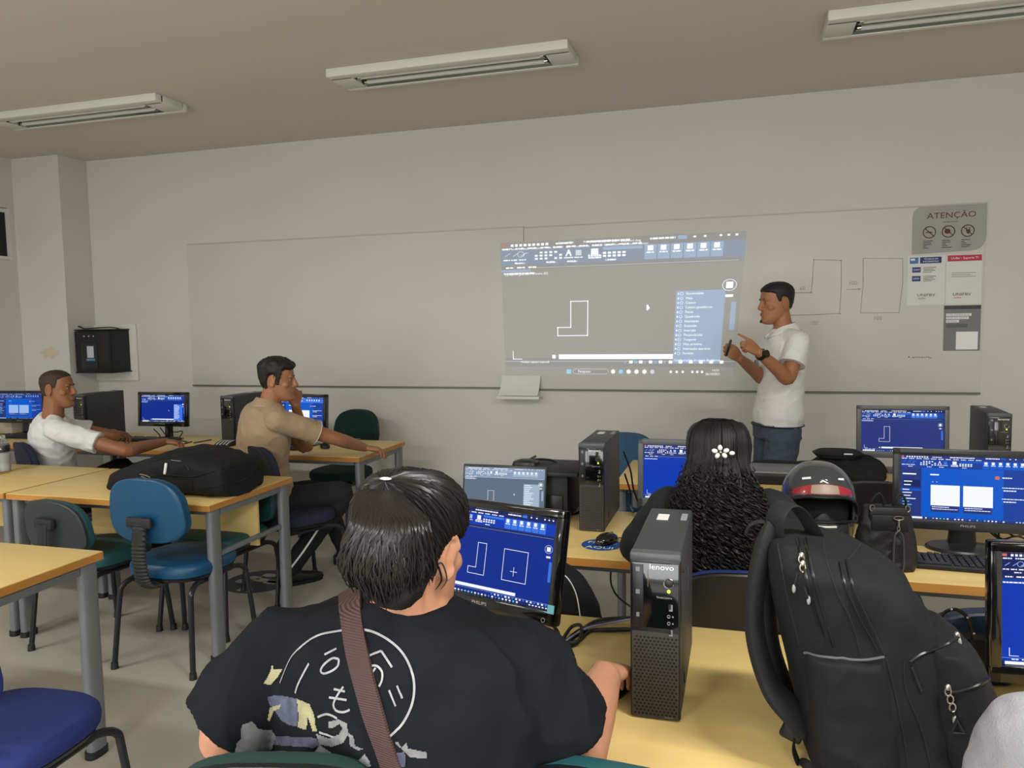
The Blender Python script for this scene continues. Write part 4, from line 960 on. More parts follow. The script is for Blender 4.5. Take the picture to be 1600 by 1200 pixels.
# ---------------- man in white polo by the board
def build_teacher():
    Hc = at(1213, 474, 4.8)-V(0, 0, 0); fh = V(-.95, -.42, -.05).normalized(); H = headm(Hc, fh)
    f = V(-.93, -.36, 0).normalized(); lv = V(-f.y, f.x, 0)
    nk = at(1226, 519, 4.82); pel = at(1214, 668, 4.82); mid = (pel+nk)/2-f*.01+V(0, 0, .02)
    SL = nk+lv*.175-V(0, 0, .06); SR = nk-lv*.175-V(0, 0, .06)
    EL = at(1231, 591, 4.56); WL = at(1186, 551, 4.42); ER = at(1192, 590, 4.86); WR = at(1156, 560, 4.60)
    KL = V(pel.x-.02, pel.y-.10, .50); KR = V(pel.x-.06, pel.y+.10, .50); AL = V(pel.x+.03, pel.y-.11, .08); AR = V(pel.x-.02, pel.y+.12, .08)
    dL = at(1150, 524, 4.36)-WL; dR = at(1136, 543, 4.54)-WR
    def fn(mb):
        head(mb, H)
        ham(mb, [H @ V(0, -.022, -.05), nk.lerp(H @ V(0, -.02, -.07), .4), nk-V(0, 0, .03)], [.052, .054, .066])
        torso(mb, pel, mid, nk, f, f, .92)
        for S in (SL, SR): ham(mb, [nk-V(0, 0, .05), nk.lerp(S, .5)-V(0, 0, .015), S], [.045, .048, .052])
        arm(mb, SL, EL, WL); arm(mb, SR, ER, WR)
        leg(mb, pel+lv*.085-V(0, 0, .06), KL, AL); leg(mb, pel-lv*.085-V(0, 0, .06), KR, AR)
        hand(mb, WL, dL, V(.1, -.75, .6), V(-.2, -.1, 1), (.12, 1.2, 1.3, 1.35), .8, .98)
        hand(mb, WR, dR, V(-.3, .6, -.1)*-1, V(0, 0, 1), (.9, 1.0, 1.1, 1.1), .5, .95)
    o = person('man standing at the board in a white polo, pointing with one hand', sk2, fn)
    wp = mat('white_pique_cotton', '#d8d7d6', .85, bump=.15, bscale=500, sheen=.2)
    mb = MB().mat(wp)
    torso(mb, pel, mid, nk+V(0, 0, .018), f, f, .93, .014, .03, grow=.02)
    for S, E in ((SL, EL), (SR, ER)):
        ham(mb, [nk-V(0, 0, .036), nk.lerp(S, .5)-V(0, 0, .006), S], [.057, .062, .066])
        d = (E-S); mb.tube([S-d*.02, S+d*.25, S+d*.50, S+d*.60], [.066, .068, .068, .070], 20)
    mb.build('shirt', o, remesh=.005, smooth=7, disp=folds(.007, 9, (1, 1, 1.3), 3))
    c = MB().mat(wp)
    # collar: a folded band around the neck
    up = (Hc-nk).normalized(); cf = [nk+V(0, 0, .012)]
    pts = []
    for k in range(25):
        a = -PI*.93+2*PI*.93*k/24; dv = (-f)*math.cos(a)+lv*math.sin(a)
        pts.append((dv, k, a))
    vs = []; fs = []
    for dv, k, a in pts:
        fr_ = abs(a)/PI
        hi = .040-.030*fr_**2; base = nk+V(0, 0, .012-.03*fr_**2)+f*(.012*fr_)
        vs += [base+dv*.060+V(0, 0, hi), base+dv*.064+V(0, 0, hi+.004), base+dv*(.082+.008*fr_)+V(0, 0, hi-.022), base+dv*(.092+.012*fr_)+V(0, 0, hi-.040)]
    for k in range(24):
        for j in range(3): fs.append((k*4+j, k*4+j+1, (k+1)*4+j+1, (k+1)*4+j))
    c.faces(vs, fs).mat(mat('navy_piping', '#23262f', .7)).tube([vs[k*4+3]+V(0, 0, .004) for k in range(25)], .0022, 6)
    col = c.build('collar', o); md = col.modifiers.new('t', 'SOLIDIFY'); md.thickness = .004
    for S, E in ((SL, EL), (SR, ER)):
        d = E-S; u = d.normalized()
        MB().mat(wp).tube([S+d*.555, S+d*.625], [.0715, .0725], 24, cap=False).mat(MATS['navy_piping']).tube([S+d*.615, S+d*.622], .0733, 24, cap=False).build('sleeve_cuff', o)
    h = MB().mat(MATS['navy_piping'])
    pcs = []
    t_ = .035; cc = bez(pel, mid, nk, t_); xx = f.cross(V(0, 0, 1))
    h.tube([cc+xx*(.181*math.cos(a))+f*(.143*math.sin(a)) for a in [k*PI/20 for k in range(40)]], .0035, 5, closed=True); h.build('hem_piping', o)
    jn = mat('blue_grey_denim', '#434d5e', .85, bump=.2, bscale=500, var=.06, vscale=9)
    mb = MB().mat(jn)
    torso(mb, pel-V(0, 0, .06), pel+V(0, 0, .02), pel+V(0, 0, .10), f, f, .95, .008, 0, ts=((0, .165, .125), (.5, .168, .125), (1, .155, .112)))
    for s_, K, A in ((1, KL, AL), (-1, KR, AR)):
        leg(mb, pel+lv*.085*s_-V(0, 0, .06), K, A+V(0, 0, .0), 1.0, (.100, .090, .075, .070, .066, .066))
    mb.build('trousers', o, remesh=.006, smooth=5, disp=folds(.006, 8, (1, 1, 1.6), 9))
    shoe(o, AL, f); shoe(o, AR, f)
    cap(H, line_short(.066, .048, -.055, -.0), lambda t, z: .004+.007*min(1, max(0, (z-.02)/.06)), h_blk, o, rough=.0012, freq=200)
    eyes(H, o, h_blk)
    # goatee shadow, watch, pen
    MB(H).mat(mat('beard_stubble', '#3a2a22', .8)).ell((0, .0985, -.100), (.014, .0055, .010), sub=2).build('goatee', o)
    u = (WL-EL).normalized(); c0 = WL-u*.02; n_ = V(.1, -.8, .5); n_ = (n_-u*n_.dot(u)).normalized()
    g = MB().mat(m_black).tube([c0-u*.010, c0+u*.010], .033, 24, cap=True)
    g.mat(m_gloss).cyl(c0+n_*.024, c0+n_*.041, .023, .021); wt = tag(recenter(g.build('wristwatch')), 'black wristwatch on the near wrist of the man in the white polo', 'watch')
    q = at(1136, 545, 4.52); g = MB().mat(m_gloss).tube([q+V(.02, 0, .045), q+V(-.005, 0, -.035)], .0075, 10, dome=True)
    tag(recenter(g.build('marker_pen')), 'dark marker pen held by the man in the white polo', 'pen')
    return o
build_teacher()
# ---------------- seated generic
def seated(label, skin, Hc, fh, nk, pel, f, fsh, SL, EL, WL, SR, ER, WR, handL, handR, legs, shirt_m, trous_m, line, hair_m, thick, vox=.004, sleeve=.62, k=1.0, off=.016, collar=None, fold=(.007, 9), lean=.02, hairk={}):
    H = headm(Hc, fh); mid = (pel+nk)/2-f*lean
    def fn(mb):
        head(mb, H); ham(mb, [H @ V(0, -.022, -.05), nk.lerp(H @ V(0, -.02, -.07), .4), nk-V(0, 0, .03)], [.059, .061, .070])
        torso(mb, pel, mid, nk, f, fsh, .92*k)
        for S in (SL, SR): ham(mb, [nk-V(0, 0, .05), nk.lerp(S, .5)-V(0, 0, .012), S], [.045, .048, .052])
        arm(mb, SL, EL, WL); arm(mb, SR, ER, WR)
        for (a, b, c) in legs: leg(mb, a, b, c)
        for hd_, W_ in ((handL, WL), (handR, WR)): hand(mb, W_, *hd_)
    o = person(label, skin, fn, vox)
    mb = MB().mat(shirt_m); torso(mb, pel, mid, nk+V(0, 0, .016), f, fsh, .93*k, off, -.02, grow=.02)
    for S, E in ((SL, EL), (SR, ER)):
        ham(mb, [nk-V(0, 0, .036), nk.lerp(S, .5)-V(0, 0, .004), S], [.058, .063, .067])
        d = E-S; mb.tube([S-d*.02, S+d*.3, S+d*(sleeve-.1), S+d*sleeve], [.066, .067, .067, .070], 20)
    mb.build('shirt', o, remesh=.005, smooth=7, disp=folds(fold[0], fold[1], (1, 1, 1.4), Hc.x))
    mb = MB().mat(trous_m)
    mb.ell(pel-V(0, 0, .03), (.17, .15, .10))
    for (a, b, c) in legs: leg(mb, a, b, c+V(0, 0, .02), 1.0, (.100, .092, .074, .070, .062, .060))
    tr_ = mb.build('trousers', o, remesh=.006, smooth=5, disp=folds(.006, 8, (1, 1, 1.2), 5))
    for (a, b, c) in legs: shoe(o, c, f)
    cap(H, line, thick, hair_m, o, **hairk); eyes(H, o, hair_m)
    return o, H, mid, tr_
dk_tr = mat('black_cotton_trousers', '#15161a', .85, bump=.15, bscale=400)
# man in tan polo
def build_tan():
    Hc = at(434, 594, 3.85); fh = V(.93, .36, -.06); f = V(.62, .78, 0).normalized(); fs_ = V(.70, .71, 0).normalized()
    nk = at(420, 634, 3.84); pel = at(418, 785, 3.93); r_ = V(fs_.y, -fs_.x, 0)
    SR = nk+r_*.175+V(.01, 0, -.065); SL = nk-r_*.175+V(0, 0, -.06)
    ER = at(527, 686, 3.98); WR = at(570, 702, 4.26)+V(0, 0, .01); EL = V(-2.62, 4.22, .80); WL = at(462, 634, 4.0)
    tg = fs_
    K1 = at(536, 772, 4.10); A1 = V(-2.60, 3.98, .09); K2 = at(500, 770, 4.4); A2 = V(-2.50, 4.45, .09)
    K1.z = max(K1.z, .5); tanm = mat('tan_polo_cotton', '#9c8468', .88, bump=.15, bscale=500, sheen=.1)
    o, H, mid, tr_ = seated('seated man in a tan polo with chin in one hand, other arm along desk', sk2, Hc, fh, nk, pel, f, fs_, SL, EL, WL, SR, ER, WR,
        (V(.05, .1, 1), V(.9, -.3, 0), V(-.3, -.9, .3), (1.1, 1.2, 1.25, 1.3), .4), (V(.75, .35, -.12), V(0, 0, 1), V(-.4, .9, 0), (.45, .5, .55, .6), .3),
        [(pel+r_*.09, K1, A1), (pel-r_*.09, K2, A2)], tanm, dk_tr, line_short(.062, .05, -.072, -.03), h_blk, lambda t, z: .008+.016*min(1, max(0, (z-.0)/.07)), fold=(.009, 8), hairk=dict(rough=.007, freq=55), k=1.2, lean=.06)
    c = MB().mat(tanm)
    vs = []; fs = []
    for k in range(25):
        a = -PI*.9+2*PI*.9*k/24; dv = (-fs_)*math.cos(a)+V(-fs_.y, fs_.x, 0)*math.sin(a); q = abs(a)/PI; hi = .035-.03*q*q; b = nk+V(0, 0, .012-.03*q*q)
        vs += [b+dv*.062+V(0, 0, hi), b+dv*.067+V(0, 0, hi+.003), b+dv*.086+V(0, 0, hi-.022), b+dv*.098+V(0, 0, hi-.036)]
    for k in range(24):
        for j in range(3): fs.append((k*4+j, k*4+j+1, (k+1)*4+j+1, (k+1)*4+j))
    c.faces(vs, fs).mat(m_wht).tube([vs[k*4+3]+V(0, 0, .002) for k in range(25)], .0020, 6)
    col = c.build('collar', o); md = col.modifiers.new('t', 'SOLIDIFY'); md.thickness = .004
    d = ER-SR; MB().mat(tanm).tube([SR+d*.56, SR+d*.64], [.0715, .0725], 24, cap=False).mat(m_wht).tube([SR+d*.632, SR+d*.640], .0730, 24, cap=False).build('sleeve_cuff', o)
    MB().mat(m_wht).tube(V3(cr([tuple(K1.lerp(A1, .35)+V(.02, -.07, 0)), tuple(K1.lerp(A1, .7)+V(.02, -.066, 0)), tuple(A1+V(.03, -.055, .03))], 5)), .006, 6, sq=(1, .4)).build('trouser_stripe', o)
build_tan()
# man in white tee
def build_white():
    Hc = at(90, 608, 3.85); fh = V(.93, .36, 0); f = V(.60, .80, 0).normalized(); fs_ = V(.64, .77, 0).normalized()
    nk = at(82, 653, 3.84); pel = at(100, 780, 4.02); r_ = V(fs_.y, -fs_.x, 0)
    SR = nk+r_*.18+V(.0, 0, -.06); SL = nk-r_*.18+V(0, 0, -.06)
    ER = at(196, 704, 3.86); WR = at(258, 690, 4.22); EL = V(SL.x+.25, SL.y+.25, .84); WL = at(176, 676, 4.36)
    K1 = V(pel.x+.30, pel.y+.34, .56); A1 = V(K1.x-.03, K1.y+.05, .09); K2 = V(pel.x+.08, pel.y+.45, .56); A2 = V(K2.x, K2.y+.05, .09)
    wt = mat('white_tee_cotton', '#cfcfce', .88, bump=.12, bscale=500, sheen=.2)
    seated('seated man in a plain white tee with close cropped hair, reaching for his mouse', sk3, Hc, fh, nk, pel, f, fs_, SL, EL, WL, SR, ER, WR,
        (V(.8, .2, -.1), V(0, 0, 1), V(.3, .9, .2), (.6, .7, .8, .9), .4), (V(.8, .4, -.10), V(0, 0, 1), V(-.3, .9, 0), (.7, .75, .8, .85), .4),
        [(pel+r_*.09, K1, A1), (pel-r_*.09, K2, A2)], wt, dk_tr, line_short(.075, .055, -.07, -.0), h_brn, lambda t, z: .002+.003*min(1, max(0, (z-.0)/.07)), fold=(.010, 9), hairk=dict(rough=.0006, freq=300), k=1.08, lean=.05)
build_white()
# ---------------- strands
def strand(mb, pts, r, seg=4, n=6):
    Q = V3(cr([tuple(p) for p in pts], n)); L = len(Q)
    mb.tube(Q, [r*(1-.75*(i/(L-1))**3) for i in range(L)], seg, cap=False)
# ---------------- person with crossbody strap, seen from behind
def build_strap():
    rnd = random.Random(5)
    Hc = at(643, 860, 1.13); fh = V(.14, .98, -.10).normalized(); H = headm(Hc, fh, V(.0, -.05, 1))
    f = V(.12, .99, 0).normalized(); lv = V(-f.y, f.x, 0)
    nk = at(640, 912, 1.13)+V(0, 0, -.02)
    cx = at(628, 1120, 1.15).x; pel = V(cx-.02, 1.24, .56)
    SL = at(440, 1020, 1.13); SR = at(808, 1040, 1.17)
    EL = at(352, 1150, 1.10); WL = V(EL.x+.14, EL.y+.22, EL.z+.04)
    ER = at(892, 1185, 1.22); WR = at(944, 1060, 1.47)
    K1 = V(cx-.18, 1.72, .56); K2 = V(cx+.16, 1.72, .56); A1 = V(cx-.18, 1.76, .09); A2 = V(cx+.16, 1.76, .09)
    mid = (pel+nk)/2+V(0, -.05, 0)
    TB = ((0, .235, .165), (.2, .24, .165), (.45, .235, .155), (.65, .235, .150), (.78, .225, .140), (.87, .195, .120), (.94, .128, .095), (1, .072, .070))
    def fn(mb):
        head(mb, H); ham(mb, [H @ V(0, -.022, -.05), nk.lerp(H @ V(0, -.02, -.07), .5), nk-V(0, 0, .04)], [.056, .060, .075])
        torso(mb, pel, mid, nk-V(0, 0, .01), f, f, .92, ts=TB)
        arm(mb, SL, EL, WL, 1.15); arm(mb, SR, ER, WR, 1.12, (.056, .052, .046, .047, .040, .030))
        leg(mb, pel-lv*-.1-V(0, 0, .02), K1, A1, 1.1); leg(mb, pel-lv*.1-V(0, 0, .02), K2, A2, 1.1)
        hand(mb, WL, V(.8, .5, .0), V(-.3, 0, 1), V(0, .6, .6), (.5, .55, .6, .65), .4)
        hand(mb, WR, V(.05, 1, -.16), V(0, 0, 1), V(-1, .2, 0), (.45, .5, .55, .6), .3)
    o = person('person seen from behind in a black printed tee with a brown crossbody strap', sk1, fn)
    tee = mat('faded_black_cotton', '#191b1f', .95, bump=.12, bscale=500, var=.08, vscale=6, spec=.12)
    mb = MB().mat(tee)
    torso(mb, pel, mid, nk+V(0, 0, .004), f, f, .97, .015, -.02, ts=TB, grow=.02)
    for S, E, q in ((SL, EL, .78), (SR, ER, .74)):
        n1 = nk-V(0, 0, .045)
        ham(mb, [n1, n1.lerp(S, .5)+V(0, -.0, -.004), S], [.055, .066, .078], 20)
        d = E-S; mb.tube([S-d*.02, S+d*.3, S+d*(q-.15), S+d*q], [.082, .086, .088, .092], 24)
    base = folds(.022, 6.5, (1, 1, 1), 1.7)
    tee_o = mb.build('shirt', o, remesh=.005, smooth=9, disp=lambda c, n: base(c, n))
    # collar band
    c = MB().mat(tee); cn = nk+V(.0, .0, -.002)
    # crown hair cap, combed
    def ln(t): return float(np.interp(t, [0, .6, 1.0, 1.35, 1.55, 1.75, 2.2, PI], [.075, .06, .03, .012, .022, .012, -.05, -.075]))
    hm = h_str
    cp_ = cap(H, ln, lambda t, z: .008+.006*min(1, max(0, z/.08)), mat('hair_under', '#120e0d', .85, spec=.15), o, rough=.003, freq=50)
    Hi = H.inverted(); ro = Hi @ CAM; rd = (Hi.to_3x3() @ ray(612, 770)); Sc = Matrix.Diagonal((1/.086, 1/.106, 1/.124)); o_ = Sc @ ro; d_ = Sc @ rd
    A_ = d_.dot(d_); B_ = o_.dot(d_); tt_ = (-B_-math.sqrt(max(0, B_*B_-A_*(o_.dot(o_)-1))))/A_; tie_l = ro+rd*tt_; tie = H @ tie_l
    st = MB().mat(h_str); cbv = BVHTree.FromPolygons([PM[cp_.name] @ v.co for v in cp_.data.vertices], [tuple(p.vertices) for p in cp_.data.polygons])
    def oncap(d, lift):
        D3 = (H.to_3x3() @ d).normalized(); r = cbv.ray_cast(Hc+D3*.3, -D3); p = r[0] if r[0] is not None else H @ onhead(d, .012)
        return p+D3*lift
    def onhead(d, off):
        f_, b_, w_ = .089, -.1, .075; v = Vector((d.x*w_, d.y*.095-.006, d.z*(.115 if d.z > 0 else .12)+.004)); return v+d*off
    td = Vector((tie_l.x/.075, (tie_l.y+.006)/.095, tie_l.z/.115)).normalized()
    for i in range(1100):
        th = rnd.uniform(-PI, PI); lo = ln(abs(th))
        z0 = lo+.012+rnd.uniform(0, .04)**1.0
        d0 = Vector((math.sin(th), math.cos(th), z0/.115)); zz_ = max(-.9, min(.95, z0/.115)); q = math.sqrt(1-zz_*zz_); d0 = Vector((math.sin(th)*q, math.cos(th)*q, zz_))
        ang = d0.angle(td); pts = []
        if ang > 2.6: continue
        j = rnd.uniform(-.05, .05)
        n7 = 10
        for k in range(n7+1):
            t = k/n7; s_ = math.sin(ang) or 1; d = (d0*math.sin((1-t)*ang)+td*math.sin(t*ang))/s_
            d = d+Vector((j, 0, j*.6))*math.sin(PI*t); d.normalize()
            pts.append(oncap(d, rnd.uniform(.0, .003)+.006*t*t))
        st.tube(pts, rnd.uniform(.0011, .0022), 4, cap=False)
    # hanging ponytail
    on_ = (tie-Hc).normalized(); endc = at(612, 905, 1.03); out = (H.to_3x3() @ Vector((-.1, -1, .0))).normalized()
    back = MB().mat(h_blk)
    back.loft([(tie+on_*.002, V(.014, 0, 0), V(0, .012, .01)), (tie+on_*.004+V(0, -.002, -.03), V(.030, 0, 0), V(0, .016, 0)), (at(610, 850, 1.025), V(.060, 0, 0), V(0, .030, 0)), (at(608, 895, 1.02), V(.070, 0, 0), V(0, .040, 0)), (at(612, 930, 1.025), V(.046, 0, 0), V(0, .03, 0)), (at(618, 950, 1.03), V(.02, 0, 0), V(0, .015, 0))], 24)
    back.build('hair_core', o, remesh=.005, smooth=4, disp=folds(.006, 30, (1, 1, .3)))
    for i in range(1500):
        a = rnd.uniform(0, 2*PI); rr = math.sqrt(rnd.uniform(.25, 1))
        ex, ey = math.cos(a)*rr, math.sin(a)*rr
        if rnd.random() < .6: ey = -abs(ey)
        s0 = tie+on_*.010+V(ex*.010, ey*.006, rnd.uniform(-.004, .004)); L = rnd.uniform(.74, 1.04)*(1-.18*abs(ex))
        p1 = tie+on_*.026+V(ex*.034, -.026+ey*.012, -.016)
        p1b = at(609, 812, .968)+V(ex*.058, ey*.018, 0)
        p2 = at(608, 850, .975)+V(ex*.070, ey*.036-.004, 0)
        p3 = at(608, 890, .99)+V(ex*.078, ey*.042-.005, 0)
        p4 = at(612, 935, 1.015)+V(ex*.060, ey*.036, rnd.uniform(-.008, .012))
        P = [s0, p1, p1b, p2, p3, p4]
        w_ = rnd.uniform(.001, .0038); ph = rnd.uniform(0, 6); fr_ = rnd.uniform(3.5, 6); Q = V3(cr([tuple(p) for p in P], 6)); n_ = int(len(Q)*L); Q = Q[:max(8, n_)]
        Q = [q+V(w_*math.sin(fr_*k/6+ph), w_*.5*math.cos(fr_*k/6+ph*2), 0)*min(1, k/6) for k, q in enumerate(Q)]
        r0 = rnd.uniform(.0011, .0023)
        st.tube(Q, [r0*(1-.7*(k/len(Q))**3) for k in range(len(Q))], 4, cap=False)
    for px in (682, 690):   # loose locks over the neck
        strand(st, [H @ Vector((.074, -.055, -.01)), at(px, 880, 1.07), at(px+8, 905, 1.07), at(px-2, 922, 1.06)], .0018)
    st.build('hair', o)
    tag_ = MB().mat(m_wht).ell(tie+on_*.024+V(0, -.006, .004), (.010, .004, .0025), sub=2); tag_.build('hair_tie', o)
    eyes(H, o, h_blk)
    # trousers, shoes
    mb = MB().mat(dk_tr); mb.ell(pel-V(0, 0, .03), (.22, .18, .11))
    for s_, K, A in ((1, K1, A1), (-1, K2, A2)): leg(mb, pel+lv*.1*s_-V(0, 0, .02), K, A, 1.12, (.105, .096, .078, .072, .064, .062))
    mb.build('trousers', o, remesh=.008, smooth=5)
    shoe(o, A1, f); shoe(o, A2, f)
    # print and strap laid on the shirt surface
    bvh = BVHTree.FromPolygons([v.co+o.location for v in tee_o.data.vertices], [tuple(p.vertices) for p in tee_o.data.polygons])
    def hit(px, py):
        d = ray(px, py).normalized(); r = bvh.ray_cast(CAM, d)
        if r[0] is None: return None, None
        n = r[1] if r[1].dot(d) < 0 else -r[1]; return r[0], n
    def ribbon(mb, pix, wd, off=.0018, n=8):
        Q = cr(pix, n); P = []; N = []
        for q in Q:
            p, nn = hit(q[0], q[1])
            if p is not None: P.append(p+nn*off); N.append(nn)
        vs = []; fs = []
        for i in range(len(P)):
            t = (P[min(i+1, len(P)-1)]-P[max(i-1, 0)])
            s_ = t.cross(N[i]).normalized()*wd/2; vs += [P[i]+s_, P[i]-s_]
        for i in range(len(P)-1): fs.append((2*i, 2*i+1, 2*i+3, 2*i+2))
        mb.faces(vs, fs)
    def patch(mb, poly, off=.0015, st_=1.5):
        xs = [p[0] for p in poly]; ys = [p[1] for p in poly]
        def inside(x, y):
            c_ = False
            for i in range(len(poly)):
                x1, y1 = poly[i]; x2, y2 = poly[i-1]
                if (y1 > y) != (y2 > y) and x < (x2-x1)*(y-y1)/(y2-y1)+x1: c_ = not c_
            return c_
        cache = {}; vs = []; fs = []
        def vid(i, j):
            if (i, j) not in cache:
                p, n = hit(xs0+i*st_, ys0+j*st_)
                cache[(i, j)] = None if p is None else len(vs)
                if p is not None: vs.append(p+n*off)
            return cache[(i, j)]
        xs0, ys0 = min(xs), min(ys)
        for i in range(int((max(xs)-xs0)/st_)+1):
            for j in range(int((max(ys)-ys0)/st_)+1):
                if inside(xs0+(i+.5)*st_, ys0+(j+.5)*st_):
                    q = [vid(i, j), vid(i, j+1), vid(i+1, j+1), vid(i+1, j)]
                    if None not in q: fs.append(tuple(q))
        mb.faces(vs, fs)
    def z4(x, y): return (340+x/4, 900+y/4)   # coordinates noted on a 4x crop
    m_pr = mat('worn_white_print', '#98989a', .9, var=.2, vscale=60)
    g = MB().mat(m_pr)
    ring = [(395, 670), (430, 580), (475, 495), (560, 415), (640, 370), (735, 350), (860, 333), (960, 345), (1060, 395), (1150, 475), (1210, 580), (1230, 690), (1215, 800), (1170, 900), (1110, 975), (1055, 1020)]
    ribbon(g, [z4(*p) for p in ring], .0034)
    for s_ in ([(575, 545), (545, 600), (505, 680), (490, 730)], [(670, 492), (745, 455)], [(760, 520), (720, 515), (670, 550), (648, 590), (670, 608), (720, 590), (755, 560), (760, 520)],
               [(905, 530), (960, 495), (1025, 470)], [(1025, 470), (1055, 515), (1092, 572)], [(920, 600), (960, 565), (1000, 565), (1030, 600), (1030, 650), (1012, 690)], [(925, 660), (965, 610), (990, 575)],
               [(730, 705), (800, 720)], [(700, 758), (810, 775)], [(790, 690), (755, 740), (728, 800), (745, 840), (790, 850), (830, 835)],
               [(1075, 712), (1095, 760), (1117, 812)], [(1125, 685), (1140, 720), (1155, 762)], [(630, 880), (680, 862), (720, 872), (750, 890)], [(640, 975), (690, 990), (730, 1003)]):
        ribbon(g, [z4(*p) for p in s_], .0032, n=5)
    g.build('ring_and_glyph_print', tee_o)
    # generic animal-like patches
    g = MB().mat(mat('cream_print', '#9a9472', .9, var=.25, vscale=50))
    for pl in ([(345, 540), (350, 585), (410, 585), (385, 625), (350, 665), (330, 680), (290, 670), (310, 640), (330, 600)],
               [(500, 765), (580, 800), (610, 870), (615, 930), (630, 970), (600, 970), (585, 930), (570, 880), (560, 960), (505, 945), (512, 880)], [(330, 820), (400, 800), (390, 830), (360, 835), (325, 905), (312, 895)]): patch(g, [z4(*p) for p in pl])
    g.build('cream_print', tee_o)
    g = MB().mat(mat('grey_white_print', '#767678', .9, var=.3, vscale=60))
    for pl in ([(150, 930), (215, 905), (260, 955), (340, 960), (370, 1000), (330, 1100), (260, 1115), (110, 1110), (115, 1050), (145, 1020)],
               [(620, 985), (700, 1010), (760, 990), (785, 950), (765, 925), (720, 950), (695, 945), (700, 910), (760, 895), (810, 920), (820, 985), (790, 1040), (720, 1062), (640, 1050)],
               [(640, 1050), (715, 1100), (700, 1175), (570, 1155)], [(1110, 1040), (1130, 1035), (1150, 1070), (1180, 1040), (1190, 1075), (1310, 1100), (1305, 1140), (1200, 1130), (1160, 1090)],
               [(820, 980), (850, 1000), (860, 1060), (910, 1080), (880, 1090), (830, 1060)], [(840, 1190), (920, 1110), (950, 1150), (960, 1190)]): patch(g, [z4(*p) for p in pl])
    g.build('grey_white_print', tee_o)
    g = MB().mat(mat('slate_violet_print', '#4c5064', .9, var=.4, vscale=50))
    for pl in ([(315, 750), (400, 745), (500, 765), (510, 880), (500, 940), (450, 930), (400, 900), (360, 840), (320, 790)], [(340, 1000), (380, 1000), (620, 1010), (650, 1050), (600, 1070), (420, 1060), (350, 1050)], [(1090, 1110), (1170, 1095), (1175, 1190), (1110, 1190)], [(380, 1090), (560, 1100), (570, 1160), (420, 1150)]): patch(g, [z4(*p) for p in pl], .0013)
    g.build('slate_print', tee_o)
    # strap
    pix = [(546, 930), (549, 950), (556, 1000), (566, 1045), (578, 1090), (590, 1130), (604, 1170), (618, 1210), (636, 1260), (655, 1320)]
    Q = cr(pix, 5); P = []; N = []
    for q in Q:
        p, n = hit(q[0], q[1])
        if p is not None: P.append(p); N.append(n)
    for _ in range(3): P = [P[0]]+[(P[i-1]+P[i]*2+P[i+1])/4 for i in range(1, len(P)-1)]+[P[-1]]; N = [N[0]]+[(N[i-1]+N[i]+N[i+1]).normalized() for i in range(1, len(N)-1)]+[N[-1]]
    top = []; topn = []
    for k, g_ in enumerate((V(-.004, .022, .022), V(-.006, .045, .035), V(-.006, .075, .035), V(-.003, .105, .020), V(.004, .13, -.01), V(.012, .15, -.05))):
        r = bvh.find_nearest(P[0]+g_+V(0, 0, .01)); top.append(r[0]); n_ = r[1]; topn.append(n_ if n_.dot(V(0, .2*(k-2), 1)) > 0 else -n_)
    P = top[::-1]+P; N = topn[::-1]+N
    for _ in range(2): N = [N[0]]+[(N[i-1]+N[i]+N[i+1]).normalized() for i in range(1, len(N)-1)]+[N[-1]]
    vs = []; fs = []
    for i in range(len(P)):
        n = N[i].normalized(); t = P[min(i+1, len(P)-1)]-P[max(i-1, 0)]; s_ = t.cross(n).normalized()*.0185; a = P[i]+n*.0065; b = P[i]+n*.001
        vs += [a+s_, a-s_, b-s_, b+s_]
    for i in range(len(P)-1):
        for j in range(4): fs.append((i*4+j, i*4+(j+1) % 4, (i+1)*4+(j+1) % 4, (i+1)*4+j))
    fs += [(0, 3, 2, 1), tuple((len(P)-1)*4+j for j in range(4))]
    s = MB().mat(mat('brown_webbing', '#4b3636', .8, bump=.5, bscale=90, wave='Z')).faces(vs, fs)
    sb = s.build('crossbody_strap')
    # small bag at the hip the strap carries
    tag(recenter(sb), 'brown ribbed webbing strap of a crossbody bag worn over the black tee', 'strap')
build_strap()
